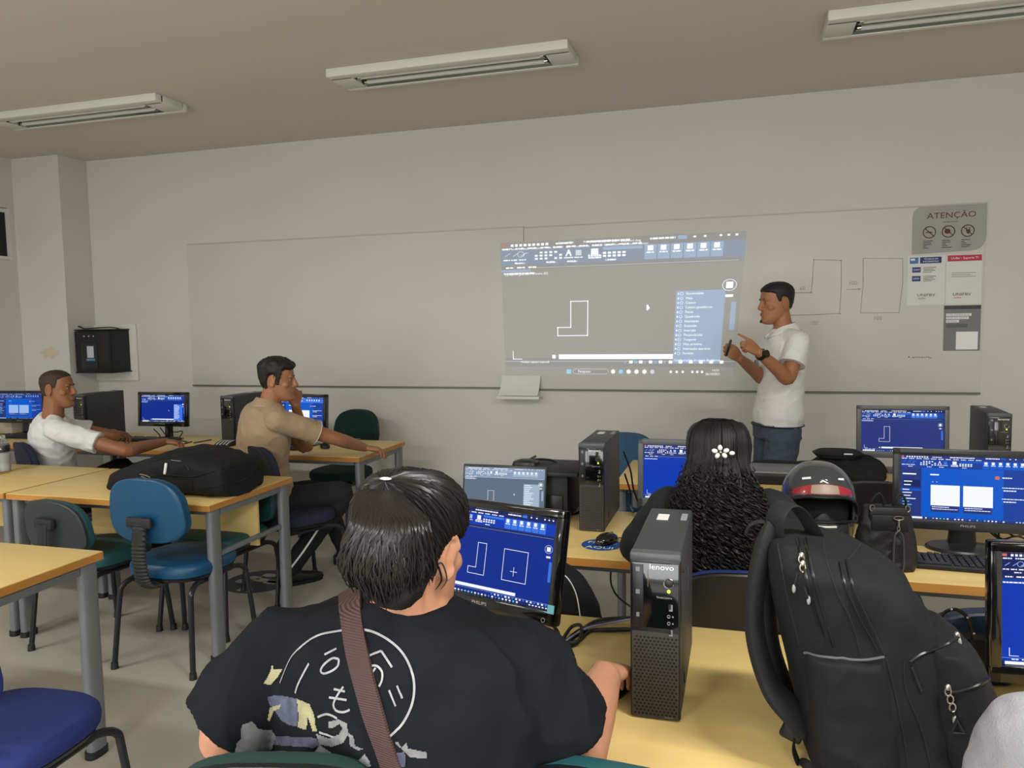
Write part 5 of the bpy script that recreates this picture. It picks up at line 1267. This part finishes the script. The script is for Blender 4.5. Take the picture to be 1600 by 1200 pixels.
# ---------------- woman with long curly hair
def build_curly():
    rnd = random.Random(9)
    Hc = at(1122, 724, 2.30); f = V(-.08, 1, 0).normalized(); H = headm(Hc, V(-.12, 1, -.12).normalized())
    nk = at(1122, 775, 2.28); pel = V(nk.x+.02, 2.33, .56); lv = V(-f.y, f.x, 0)
    SL = at(1045, 797, 2.30); SR = at(1203, 800, 2.28)
    EL = at(998, 850, 2.36); WL = V(EL.x+.02, EL.y+.26, .78); ER = at(1240, 835, 2.34); WR = V(ER.x+.02, ER.y+.24, .79)
    K1 = V(pel.x-.11, 2.80, .56); K2 = V(pel.x+.11, 2.80, .56); A1 = V(K1.x, 2.86, .09); A2 = V(K2.x, 2.86, .09); mid = (pel+nk)/2+V(0, -.03, 0)
    def fn(mb):
        head(mb, H); ham(mb, [H @ V(0, -.022, -.05), nk], [.048, .056]); torso(mb, pel, mid, nk, f, f, .88)
        arm(mb, SL, EL, WL, .92); arm(mb, SR, ER, WR, .92); leg(mb, pel-lv*-.09, K1, A1, .95); leg(mb, pel-lv*.09, K2, A2, .95)
        hand(mb, WL, V(.1, 1, -.05), V(0, 0, 1), V(1, 0, 0), s=.92); hand(mb, WR, V(-.1, 1, -.05), V(0, 0, 1), V(-1, 0, 0), s=.92)
    o = person('woman with very long curly black hair and a black jacket, seen from behind', sk2, fn, .005)
    jk = mat('black_jacket_fabric', '#17181b', .85, bump=.15, bscale=400)
    mb = MB().mat(jk); torso(mb, pel, mid, nk, f, f, .96, .022, -.02)
    for S, E, W_ in ((SL, EL, WL), (SR, ER, WR)):
        ham(mb, [nk-V(0, 0, .04), S], [.055, .068]); arm(mb, S, E, W_, 1, (.072, .066, .060, .056, .050, .044))
    mb.build('jacket', o, remesh=.006, smooth=6, disp=folds(.010, 8))
    mb = MB().mat(dk_tr); mb.ell(pel-V(0, 0, .03), (.17, .15, .10))
    for s_, K, A in ((1, K1, A1), (-1, K2, A2)): leg(mb, pel+lv*.09*s_, K, A, 1, (.094, .086, .07, .066, .058, .056))
    mb.build('trousers', o, remesh=.008, smooth=5); shoe(o, A1, f); shoe(o, A2, f)
    cc_ = cap(H, lambda t: float(np.interp(t, [0, .6, 1.1, 1.4, PI], [.075, .05, .0, -.06, -.08])), lambda t, z: .012+.004*min(1, max(0, z/.1)), h_curl, o, rough=.004, freq=60)
    core = MB().mat(h_curl)
    def env(t): return float(np.interp(t, [0, .2, .45, .7, .9, 1], [.085, .098, .125, .140, .125, .085]))
    top = Hc+V(0, -.03, .05); bot = at(1124, 893, 2.14)
    def ax(t): return top.lerp(bot, t)+V(0, -.035*math.sin(PI*min(1, t*1.3)), 0)
    core.loft([(ax(t), V(env(t)*.93, 0, 0), V(0, .062+.02*t, 0)) for t in (0.02, .15, .3, .45, .6, .75, .9, .97)], 28)
    co_ = core.build('hair_core', o, remesh=.006, smooth=3, disp=folds(.012, 26))
    bvs = [BVHTree.FromPolygons([PM[q.name] @ v.co for v in q.data.vertices], [tuple(p.vertices) for p in q.data.polygons]) for q in (cc_, co_)]
    st = MB().mat(mat('curl_strands', '#14100f', .55, spec=.35, var=.4, vscale=25))
    for i in range(430):
        a = rnd.uniform(0, 2*PI) if i % 3 == 0 else rnd.uniform(PI, 2*PI)
        rr = rnd.uniform(.82, 1.06); ex, ey = math.cos(a)*rr, math.sin(a)*rr
        t0 = rnd.uniform(.10, .42); t1 = rnd.uniform(.8, 1.03)
        n_ = 76; R_h = rnd.uniform(.005, .011); ph = rnd.uniform(0, 6); tw = rnd.uniform(60, 95); pts = []
        for k in range(n_):
            t = t0+(t1-t0)*k/(n_-1); c = ax(t)+V(ex*env(t), ey*(.072+.02*t), 0); g = min(1, k/6)
            pts.append(c+V(R_h*math.cos(tw*t+ph), R_h*math.sin(tw*t+ph), 0)*g)
        st.tube(pts, rnd.uniform(.0013, .0025), 4, cap=False)
    for i in range(900):  # smooth roots over the crown
        th = rnd.uniform(-PI, PI); d0 = Vector((math.sin(th)*.5, math.cos(th)*.5, .86)); d1 = Vector((math.sin(th), math.cos(th)*1, -.45)); pts = []
        if abs(th) < .9: continue
        lf = rnd.uniform(.0005, .004); wv = rnd.uniform(.0, .05)
        for k in range(12):
            t = k/11; d = d0.lerp(d1, t).normalized(); d = (d+Vector((math.cos(th), -math.sin(th), 0))*wv*math.sin(t*14+th*5)*t).normalized(); D3 = (H.to_3x3() @ d).normalized(); best = None
            for q in bvs:
                r = q.ray_cast(Hc+D3*.4, -D3)
                if r[0] is not None and (best is None or r[3] < best[3]): best = r
            pts.append(best[0]+D3*lf)
        st.tube(pts, rnd.uniform(.001, .002), 4, cap=False)
    for i in range(40):   # flyaways
        a = rnd.uniform(0, 2*PI); t = rnd.uniform(.3, .95); c = ax(t)+V(math.cos(a)*env(t)*1.06, -abs(math.sin(a))*.08, 0)
        pts = [c+V(math.cos(a)*.004*k+.008*math.cos(k*.9), 0, -.007*k+.006*math.sin(k*.9)) for k in range(9)]
        st.tube(pts, .0012, 4, cap=False)
    st.build('hair', o)
    c = at(1126, 706, 2.155)
    g = MB().mat(mat('pearl_clip', '#dcdad2', .3, coat=.5))
    for a in range(5): g.ell(c+V(.016*math.cos(a*1.257+.4), -.004, .012*math.sin(a*1.257+.4)), (.0085, .005, .0065), rot=(0, -a*1.257-.4, 0), sub=2)
    g.ell(c+V(.030, -.004, -.002), (.008, .005, .006), sub=2); g.mat(m_chrome).ell(c+V(0, -.007, 0), (.004, .003, .004), sub=2)
    tag(recenter(g.build('hair_clip')), 'white flower-shaped clip in the curly black hair', 'hair clip')
    eyes(H, o, h_blk)
build_curly()
# ---------------- person in grey knit at the lower right edge
def build_grey():
    nk = V(.62, .92, 1.13); pel = V(.64, .98, .56); f = V(.05, 1, 0).normalized(); lv = V(-f.y, f.x, 0)
    SL = at(1628, 1176, .98); SR = nk+V(.19, 0, -.07)
    EL = V(SL.x-.04, SL.y+.08, .78); WL = V(EL.x+.12, EL.y+.28, .80); ER = V(SR.x+.06, .95, .80); WR = V(ER.x-.06, 1.38, .80)
    K1 = V(.53, 1.45, .56); K2 = V(.77, 1.45, .56); A1 = V(.53, 1.5, .09); A2 = V(.77, 1.5, .09)
    gm = mat('grey_melange_knit', '#86868a', .9, bump=.3, bscale=350, var=.05, vscale=60)
    o, H, mid, t_ = seated('person at the lower right edge, only a light grey sleeve in view', sk1, nk+V(0, .03, .15), V(0, 1, -.05), nk, pel, f, f, SL, EL, WL, SR, ER, WR,
        (V(.3, 1, 0), V(0, 0, 1), V(1, 0, 0), (.5, .5, .5, .5), .3), (V(-.2, 1, 0), V(0, 0, 1), V(-1, 0, 0), (.5, .5, .5, .5), .3),
        [(pel+lv*.09, K1, A1), (pel-lv*.09, K2, A2)], gm, dk_tr, line_short(), h_brn, .01, vox=.006, off=.03, sleeve=.8)
    return o
build_grey()
make_chair('black chair under the person in grey at the lower right', (.64, .84, 0), 0, f_black, m_black, group=G, bz=.72)
# ------------------------------------------------------------------ bags, helmet
class Surf:
    def __init__(s, *objs):
        s.t = []
        for o in objs:
            M = PM[o.name] if o.parent else Matrix.Translation(o.location)
            s.t.append(BVHTree.FromPolygons([M @ v.co for v in o.data.vertices], [tuple(p.vertices) for p in o.data.polygons]))
    def hit(s, px, py):
        d = ray(px, py).normalized(); best = None
        for t in s.t:
            r = t.ray_cast(CAM, d)
            if r[0] is not None and (best is None or r[3] < best[2]): best = (r[0], r[1] if r[1].dot(d) < 0 else -r[1], r[3])
        return best
    def path(s, pix, off=.001, n=6):
        P = []; N = []
        for q in cr(pix, n):
            h = s.hit(q[0], q[1])
            if h: P.append(h[0]+h[1]*off); N.append(h[1])
        return P, N
    def line(s, mb, pix, r=.0015, off=.001, n=6):
        P, N = s.path(pix, off, n)
        if len(P) > 1: mb.tube(P, r, 6)
def band(mb, P, N, w_, th):
    vs = []; fs = []
    for i in range(len(P)):
        n = Vector(N[i]).normalized(); t = P[min(i+1, len(P)-1)]-P[max(i-1, 0)]; s_ = t.cross(n).normalized()*w_/2
        vs += [P[i]+s_+n*th, P[i]-s_+n*th, P[i]-s_, P[i]+s_]
    for i in range(len(P)-1):
        for j in range(4): fs.append((i*4+j, i*4+(j+1) % 4, (i+1)*4+(j+1) % 4, (i+1)*4+j))
    fs += [(0, 3, 2, 1), tuple((len(P)-1)*4+j for j in range(4))]
    mb.faces(vs, fs)
m_nyl = mat('black_nylon', '#141518', .8, spec=.3, bump=.2, bscale=500, var=.12, vscale=9)
m_nyl2 = mat('black_webbing', '#131416', .8, bump=.3, bscale=300)
m_zip = mat('zipper_black', '#101012', .35)
m_pull = mat('nickel_pull', '#b8b2a4', .3, metal=.9)
# big upright backpack
def sil(levels, Y, dep, mb, e=3.0, yoff=0):
    secs = []
    for py, l, r in cr(levels, 3):
        a = at(l, py, Y); b = at(r, py, Y); c = (a+b)/2; secs.append((V(c.x, Y+yoff, c.z), V((b.x-a.x)/2, 0, 0), V(0, dep if not callable(dep) else dep(py), 0), e))
    mb.loft(secs, 40)
bp = thing('backpack', 'large black backpack standing upright on the front right desk', 'backpack', (.27, 1.47, .75))
mb = MB().mat(m_nyl)
sil([(830, 1208, 1245), (838, 1200, 1285), (852, 1197, 1332), (870, 1197, 1380), (900, 1200, 1418), (940, 1208, 1445), (980, 1218, 1462), (1020, 1226, 1478), (1060, 1234, 1490), (1100, 1242, 1500), (1150, 1252, 1505), (1200, 1262, 1503), (1235, 1272, 1492), (1246, 1290, 1470)], 1.48, lambda py: .06+.085*min(1, max(0, (py-800)/70)), mb)
fb = folds(.010, 9, (1, 1, .7), 4)
body = mb.build('main_body', bp, remesh=.005, smooth=7, disp=fb)
mb = MB().mat(m_nyl)
sil([(984, 1440, 1482), (992, 1425, 1502), (1010, 1415, 1522), (1045, 1414, 1540), (1085, 1418, 1553), (1130, 1430, 1556), (1180, 1440, 1548), (1225, 1450, 1525), (1238, 1465, 1510)], 1.46, .115, mb, 2.8)
pock = mb.build('front_pocket', bp, remesh=.005, smooth=6, disp=folds(.006, 12, seed=2))
mb = MB().mat(m_nyl)
sil([(1022, 1262, 1380), (1030, 1256, 1384), (1080, 1262, 1392), (1130, 1268, 1400), (1190, 1278, 1408), (1235, 1290, 1405)], 1.36, .045, mb, 2.6)
sidep = mb.build('side_pocket', bp, remesh=.005, smooth=6, disp=folds(.006, 12, seed=6))
S_ = Surf(body, pock, sidep)
g = MB().mat(m_zip)
for pl in ([(1246, 842), (1252, 870), (1262, 910), (1272, 950), (1288, 1000)], [(1258, 842), (1266, 880), (1278, 930), (1290, 970), (1302, 1010)], [(1312, 880), (1322, 920), (1345, 970), (1362, 1000), (1372, 1020)], [(1322, 876), (1332, 915), (1352, 960), (1372, 1000), (1382, 1022)],
           [(1422, 1034), (1440, 1022), (1465, 1014), (1488, 1003), (1497, 994)], [(1424, 1040), (1436, 1070), (1440, 1080)], [(1475, 1082), (1500, 1080), (1525, 1072), (1545, 1060)]): S_.line(g, pl, .0028, .0008)
g.build('zipper', bp)
g = MB().mat(m_nyl2)
for pl in ([(1285, 845), (1292, 880), (1310, 930), (1330, 970), (1345, 1022)], [(1345, 850), (1330, 870), (1320, 878)], [(1420, 885), (1400, 870), (1375, 872)], [(1384, 1026), (1398, 1080), (1412, 1150), (1420, 1200)], [(1412, 1030), (1416, 1080), (1440, 1140), (1455, 1200)], [(1215, 850), (1230, 930), (1250, 1010)]): S_.line(g, pl, .0016, .0002)
S_.line(g.mat(mat('grey_pocket_hem', '#55575a', .6)), [(1257, 1020), (1290, 1026), (1345, 1031), (1382, 1026)], .0022, .001)
g.build('seam', bp)
def pull(pts, ring=None):
    g = MB().mat(m_pull)
    c = S_.hit(*pts[0])[0]+V(0, -.006, 0)
    for k in range(3): g.tube([c+V(.0045*math.cos(a*PI/6)+.003*k, -.002*k, .007*math.sin(a*PI/6)-.012*k) for a in range(12)], .0013, 6, closed=True)
    g.ell(c+V(0, .002, .006), (.005, .004, .006), sub=2)
    g.mat(m_nyl2).tube([c+V(.004, -.004, -.030)]+[S_.hit(*p)[0]+V(0, -.006, 0) for p in pts[1:]], .0022, 6, dome=True).mat(mat('grey_cord_tip', '#8a8a88', .5)).ell(S_.hit(*pts[-1])[0]+V(0, -.006, 0), (.0032, .003, .008), sub=2)
    return g.build('zipper_pull', bp)
pull([(1252, 872), (1245, 895), (1240, 918)]); pull([(1254, 885), (1256, 915), (1263, 936)]); pull([(1480, 1078), (1487, 1100), (1490, 1122)]); pull([(1494, 996), (1498, 1002)])
MB().mat(m_nyl2).tube([at(1495+11*math.cos(a), 1138+11*math.sin(a)*1.2, 1.335) for a in (-PI/2, -PI/2+2.09, -PI/2+4.18)], .004, 6, closed=True).build('pull_ring', bp)
P = V3(cr([tuple(at(1212, 845, 1.45)), tuple(at(1211, 812, 1.44)), tuple(at(1222, 791, 1.45)), tuple(at(1240, 790, 1.46)), tuple(at(1260, 812, 1.48)), tuple(at(1276, 840, 1.50)), tuple(at(1284, 858, 1.51))], 6))
g = MB().mat(m_nyl2); g.tube(P, .024, 14, sq=(1.0, .13), ref=(.62, -.78, 0)); g.build('top_handle', bp)
P = V3(cr([tuple(at(1210, 835, 1.46)), tuple(at(1196, 850, 1.45)), tuple(at(1184, 900, 1.44)), tuple(at(1178, 960, 1.43)), tuple(at(1186, 1020, 1.42)), tuple(at(1206, 1075, 1.41)), tuple(at(1236, 1110, 1.41)), tuple(at(1252, 1130, 1.42))], 8))
MB().mat(m_nyl2).tube(P, [.030]*len(P), 16, sq=(.55, 1.2), ref=(1, -.2, .1)).build('shoulder_strap', bp)
P = V3(cr([tuple(at(1205, 840, 1.56)), tuple(at(1200, 900, 1.57)), tuple(at(1205, 1000, 1.56)), tuple(at(1230, 1080, 1.55)), tuple(at(1262, 1150, 1.55))], 8))
MB().mat(m_nyl2).tube(P, [.030]*len(P), 16, sq=(.45, 1.2), ref=(1, -.2, .1)).build('shoulder_strap', bp)
P = V3(cr([tuple(at(1205, 822, 1.46)), tuple(at(1190, 815, 1.46)), tuple(at(1173, 820, 1.46)), tuple(at(1166, 832, 1.46))], 6)); band_ = MB().mat(m_nyl2).tube(P, .009, 8, sq=(.35, 1.2), ref=(0, 0, 1)).build('adjuster_strap', bp)
g = MB().mat(m_black).box(at(1240, 1140, 1.42), (.040, .016, .042), .006, rot=(0, .4, 0)); P = [at(1243, 1150, 1.42), at(1240, 1170, 1.42), at(1250, 1195, 1.42)]
P.append(V(P[-1].x+.015, 1.40, .757)); P.append(V(P[-1].x+.05, 1.37, .756)); g.mat(m_nyl2).tube(V3(cr([tuple(p) for p in P], 6)), .012, 8, sq=(.18, 1.2), ref=(1, -.2, .1)); g.build('strap_buckle', bp)
# lying backpack
lb = thing('backpack', 'black backpack lying flat on the middle left desk, pink tag and white zip pull', 'backpack', (-2.65, 3.18, .75))
mb = MB().mat(m_nyl); secs = []
for x, yh, h, yc in cr([(-3.02, .06, .05, 3.14), (-3.0, .12, .09, 3.14), (-2.92, .16, .125, 3.15), (-2.80, .185, .17, 3.17), (-2.66, .19, .215, 3.185), (-2.52, .19, .215, 3.185), (-2.42, .185, .19, 3.18), (-2.34, .175, .165, 3.18), (-2.315, .15, .13, 3.18), (-2.31, .10, .08, 3.18)], 3):
    secs.append((V(x, yc, .752+h/2), V(0, yh, 0), V(0, 0, h/2), 3.4))
mb.loft(secs, 40); lbb = mb.build('main_body', lb, remesh=.005, smooth=6, disp=folds(.010, 9, seed=11))
S2 = Surf(lbb); g = MB().mat(m_zip)
for pl in ([(236, 722), (262, 716), (285, 722), (296, 735)], [(225, 745), (260, 742), (300, 745), (330, 738), (375, 725)], [(300, 750), (300, 775)], [(305, 765), (340, 760), (385, 748)]): S2.line(g, pl, .003, .001)
g.build('zipper', lb)
h = S2.hit(260, 732); MB().mat(m_wht).tube([h[0]+V(.004, -.006, .022), h[0]+V(-.004, -.008, -.022)], .006, 8, dome=True, sq=(1, .4)).build('zipper_pull', lb)
h = S2.hit(247, 751); MB().mat(mat('pink_tag', '#c24a62', .5)).ell(h[0]+V(0, -.006, -.002), (.013, .006, .013), sub=2).build('tag', lb)
g = MB().mat(m_pull); S2.line(g, [(268, 719), (275, 720), (284, 721)], .0022, .002); S2.line(g, [(219, 741), (228, 743), (235, 746)], .003, .002); S2.line(g, [(221, 744), (228, 747), (234, 748)], .002, .002); g.build('zipper_hardware', lb)
g = MB().mat(m_nyl2).tube(V3(cr([(-2.99, 3.12, .80), (-3.05, 3.16, .80), (-3.08, 3.22, .775), (-3.02, 3.30, .765), (-2.95, 3.34, .79)], 6)), .016, 10, sq=(.4, 1), ref=(0, 0, 1)); g.build('shoulder_strap', lb)
# piped bag on the chair
pb = thing('bag', 'black bag with thin white piping hanging on the chair behind the blue screen', 'bag', (-.72, 2.05, .55))
mb = MB().mat(m_nyl); sil([(886, 840, 885), (892, 825, 900), (905, 815, 915), (925, 808, 928), (950, 800, 938), (985, 795, 945), (1040, 795, 948), (1080, 800, 940)], 2.09, .055, mb, 2.6)
pbb = mb.build('body', pb, remesh=.005, smooth=5, disp=folds(.006, 12, seed=8)); S3 = Surf(pbb); g = MB().mat(m_wht); S3.line(g, [(872, 892), (888, 905), (900, 928), (906, 960), (908, 985)], .0016, .0008); g.build('piping', pb)
# helmet
hm = thing('helmet', 'dark motorcycle helmet with a red and beige forehead band', 'helmet', (.26, 2.80, .755), math.radians(4))
m_hs = mat('helmet_grey_gloss', '#3b3d40', .22, coat=.6, var=.15, vscale=8)
Rx, Ry = .122, .150
HP = [(0, .80), (.02, .86), (.06, .93), (.11, .985), (.15, 1.0), (.19, .985), (.225, .93), (.255, .82), (.28, .66), (.298, .45), (.306, .24), (.309, .05)]
def hr(z): return float(np.interp(z, [p[0] for p in HP], [p[1] for p in HP]))
HPs = cr(HP, 4); HZ = [float(p[0]) for p in HPs]; HR = [float(p[1]) for p in HPs]
def hp(th, z, off=0):  # th=0 -> -y (front)
    r = float(np.interp(z, HZ, HR)); return V(math.sin(th)*(Rx*r+off), -math.cos(th)*(Ry*r+off)+.01, z)
mb = MB().mat(m_hs); na = 72; vs = []; fs = []
for z in HZ:
    for k in range(na): vs.append(hp(2*PI*k/na, z))
def port(th, z):
    if abs(th) > 1.25: return False
    lo = .135-.02*(abs(th)/1.25)**2; hi = .215-.050*(abs(th)/1.25)**3
    return lo < z < hi
for i in range(len(HZ)-1):
    for k in range(na):
        th = 2*PI*(k+.5)/na; th = th-2*PI if th > PI else th
        if port(th, (HZ[i]+HZ[i+1])/2): continue
        fs.append((i*na+k, i*na+(k+1) % na, (i+1)*na+(k+1) % na, (i+1)*na+k))
fs.append(tuple((len(HZ)-1)*na+k for k in range(na)))
mb.faces(vs, fs); so = mb.build('shell', hm, local=True); md = so.modifiers.new('s', 'SOLIDIFY'); md.thickness = .012; md.offset = -1
MB().mat(mat('helmet_lining', '#0c0c0d', .95)).ell((0, .025, .15), (Rx*.86, Ry*.80, .135)).build('liner', hm, local=True)
rim = []
for k in range(40):
    a = 2*PI*k/40; th = 1.25*math.cos(a); s_ = math.sin(a)
    z = (.215-.050*(abs(th)/1.25)**3) if s_ > 0 else (.135-.02*(abs(th)/1.25)**2); m_ = (.165+.115)/2
    q = min(1, abs(s_)*2.2); z = .140*(1-q)+z*q; rim.append(hp(th, z, .002))
MB().mat(m_black).tube(rim, .0055, 8, closed=True).build('port_rim', hm, local=True)
def hpatch(m, th0, th1, zf0, zf1, name, n=24, off=.0012):
    vs = []; fs = []
    for i in range(n+1):
        th = th0+(th1-th0)*i/n; a, b = zf0(th), zf1(th)
        for j in range(5): vs.append(hp(th, a+(b-a)*j/4, off))
    for i in range(n):
        for j in range(4): fs.append((i*5+j, (i+1)*5+j, (i+1)*5+j+1, i*5+j+1))
    return MB().mat(m).faces(vs, fs).build(name, hm, local=True)
hpatch(mat('helmet_red', '#a5222e', .3, coat=.5), -.95, .95, lambda t: .224-.014*t*t, lambda t: .255-.030*t*t, 'red_band')
hpatch(mat('helmet_beige', '#a08b7c', .4), -.38, .42, lambda t: .226-.012*t*t, lambda t: .254-.030*t*t, 'beige_patch', off=.002)
g = MB().mat(m_wht)
def hq(pts, off=.0025): g.faces([hp(t, z, off) for t, z in pts], [(0, 1, 2, 3)])
hq([(-.10, .266), (-.04, .268), (.14, .259), (.10, .257)]); hq([(-.13, .262), (-.09, .264), (-.02, .262), (-.12, .259)]); hq([(.04, .270), (.12, .268), (.13, .266), (.07, .266)])
hq([(-.75, .268), (-.45, .274), (-.42, .268), (-.72, .262)]); hq([(.55, .271), (.80, .268), (.78, .262), (.52, .266)]); g.build('decal', hm, local=True)
g = MB().mat(m_black)
for sx in (-1, 1): g.box((sx*.045, -.128, .085), (.05, .02, .02), .005, rot=(0, 0, sx*.35))
g.box((0, -.142, .085), (.035, .012, .03), .004); g.build('chin_vent', hm, local=True)
g = MB().mat(m_wht); g.tube([hp(t, .118, .002) for t in (-.5, -.3, -.1, .1, .3)], .0035, 6); g.build('chin_stripe', hm, local=True)
MB().mat(m_black).loft([((0, -.112, .118), (.045, 0, 0), (0, .02, 0)), ((0, -.115, .140), (.030, 0, 0), (0, .014, 0)), ((0, -.118, .158), (.010, 0, 0), (0, .006, 0))], 20).build('breath_guard', hm, local=True)
# handbag
hb = thing('handbag', 'black handbag with nickel clips standing beside the helmet', 'handbag', (.45, 2.66, .75), math.radians(6))
m_lea = mat('black_soft_leather', '#141416', .5, bump=.2, bscale=120)
MB().mat(m_lea).loft([((0, 0, z), (a, 0, 0), (0, b, 0), 3.2) for z, a, b in ((.002, .085, .05), (.02, .092, .055), (.10, .088, .052), (.17, .076, .042), (.20, .068, .030), (.208, .05, .016))], 32).build('body', hb, remesh=.004, smooth=3, local=True, disp=folds(.006, 16, seed=3))
g = MB().mat(m_lea).box((0, -.030, .185), (.12, .03, .05), .012).box((0, -.047, .16), (.11, .01, .05), .004); g.build('flap', hb, local=True)
for sx in (-1, 1): MB().mat(m_lea).tube(V3(cr([(sx*.045, -.02, .19), (sx*.050, -.03, .225), (sx*.030, -.035, .25), (sx*.015, -.03, .22), (sx*.02, -.02, .19)], 6)), .004, 8).build('handle', hb, local=True)
for sx in (-1, 1): MB().mat(m_pull).tube([(sx*.052+.007*math.cos(a*PI/5), -.042, .205+.010*math.sin(a*PI/5)) for a in range(10)], .0018, 6, closed=True).build('ring', hb, local=True)
g = MB().mat(m_pull).tube([(.022+.014*math.cos(a*PI/7), -.058, .178+.006*math.sin(a*PI/7)) for a in range(14)], .0018, 6, closed=True).cyl((.022, -.058, .172), (.022, -.058, .150), .003).tube([(.022+.004*math.cos(a*PI/5), -.058, .145+.007*math.sin(a*PI/5)) for a in range(10)], .0013, 6, closed=True); g.build('snap_clip', hb, local=True)
MB().mat(mat('grey_edged_strap', '#3a3a3d', .5)).tube(V3(cr([(.022, -.060, .138), (.010, -.062, .12), (.008, -.064, .05), (.012, -.064, .012), (.034, -.064, .012), (.038, -.064, .05), (.034, -.062, .12), (.022, -.060, .138)], 6)), .003, 6).build('strap', hb, local=True)
# small bag with arched riveted handle
sb = thing('handbag', 'small black bag with an arched riveted handle behind the big backpack', 'handbag', (.52, 1.88, .75))
x0 = at(1468, 985, 1.86); MB().mat(m_lea).loft([((x0.x+.05, 1.88, .75+z), (a, 0, 0), (0, b, 0), 3.5) for z, a, b in ((.002, .095, .04), (.02, .10, .045), (.07, .095, .04), (.095, .085, .025), (.10, .06, .01))], 28).build('body', sb)
MB().mat(m_lea).tube(V3(cr([tuple(at(1462, 1000, 1.85)), tuple(at(1472, 962, 1.85)), tuple(at(1492, 952, 1.85)), tuple(at(1512, 966, 1.85)), tuple(at(1522, 1000, 1.85))], 8)), .006, 10, sq=(1, .5)).build('handle', sb)
for q in ((1487, 952), (1512, 965), (1522, 990)): MB().mat(m_pull).ell(at(q[0], q[1], 1.843), (.003, .003, .003), sub=2).build('rivet', sb)
# flat bags on the rear desk
fb_ = thing('laptop_bag', 'flat black laptop bag on the rear right desk near the wall', 'bag', (.42, 4.15, .75))
p = at(1315, 735, 4.15); mb = MB().mat(m_nyl)
mb.loft([(V(p.x+.03, 4.17, .752+z), V(a, 0, 0), V(0, b, 0), 3.5) for z, a, b in ((0, .17, .13), (.02, .18, .14), (.07, .17, .13), (.10, .13, .09), (.115, .09, .05))], 32); mb.build('body', fb_, remesh=.005, smooth=4, disp=folds(.012, 11, seed=5))
MB().mat(m_nyl2).loft([(V(p.x-.02, 4.15, .86+z), V(a, 0, 0), V(0, b, 0), 3) for z, a, b in ((0, .10, .07), (.02, .12, .08), (.035, .09, .06))], 28).mat(m_paper).box((p.x+.02, 4.07, .887), (.04, .003, .006)).build('flap', fb_)
ct = MB().mat(mat('dark_cloth', '#151619', .9, bump=.2, bscale=300)); q = at(1215, 718, 4.42)
ct.loft([(V(q.x+dx, 4.30, .752+h/2), V(0, .05, 0), V(0, 0, h/2)) for dx, h in ((-.16, .02), (-.12, .05), (-.02, .055), (.08, .05), (.18, .06), (.24, .03))], 20)
tag(recenter(ct.build('folded_cloth', remesh=.006, smooth=4)), 'dark folded cloth lying behind the flat grey-lidded case', 'cloth')
bx = thing('box', 'low beige box at the left edge beneath the leftmost monitor', 'box', (-5.62, 4.5, .75)); q = atz(4, 680, .75)
MB().mat(mat('beige_card', '#a89f8e', .7)).box((q.x-.03, q.y+.12, .80), (.16, .16, .095), .015).build('body', bx); MB().mat(mat('beige_card_lid', '#b3aa99', .7)).box((q.x-.03, q.y+.12, .855), (.165, .165, .02), .006).build('lid', bx)
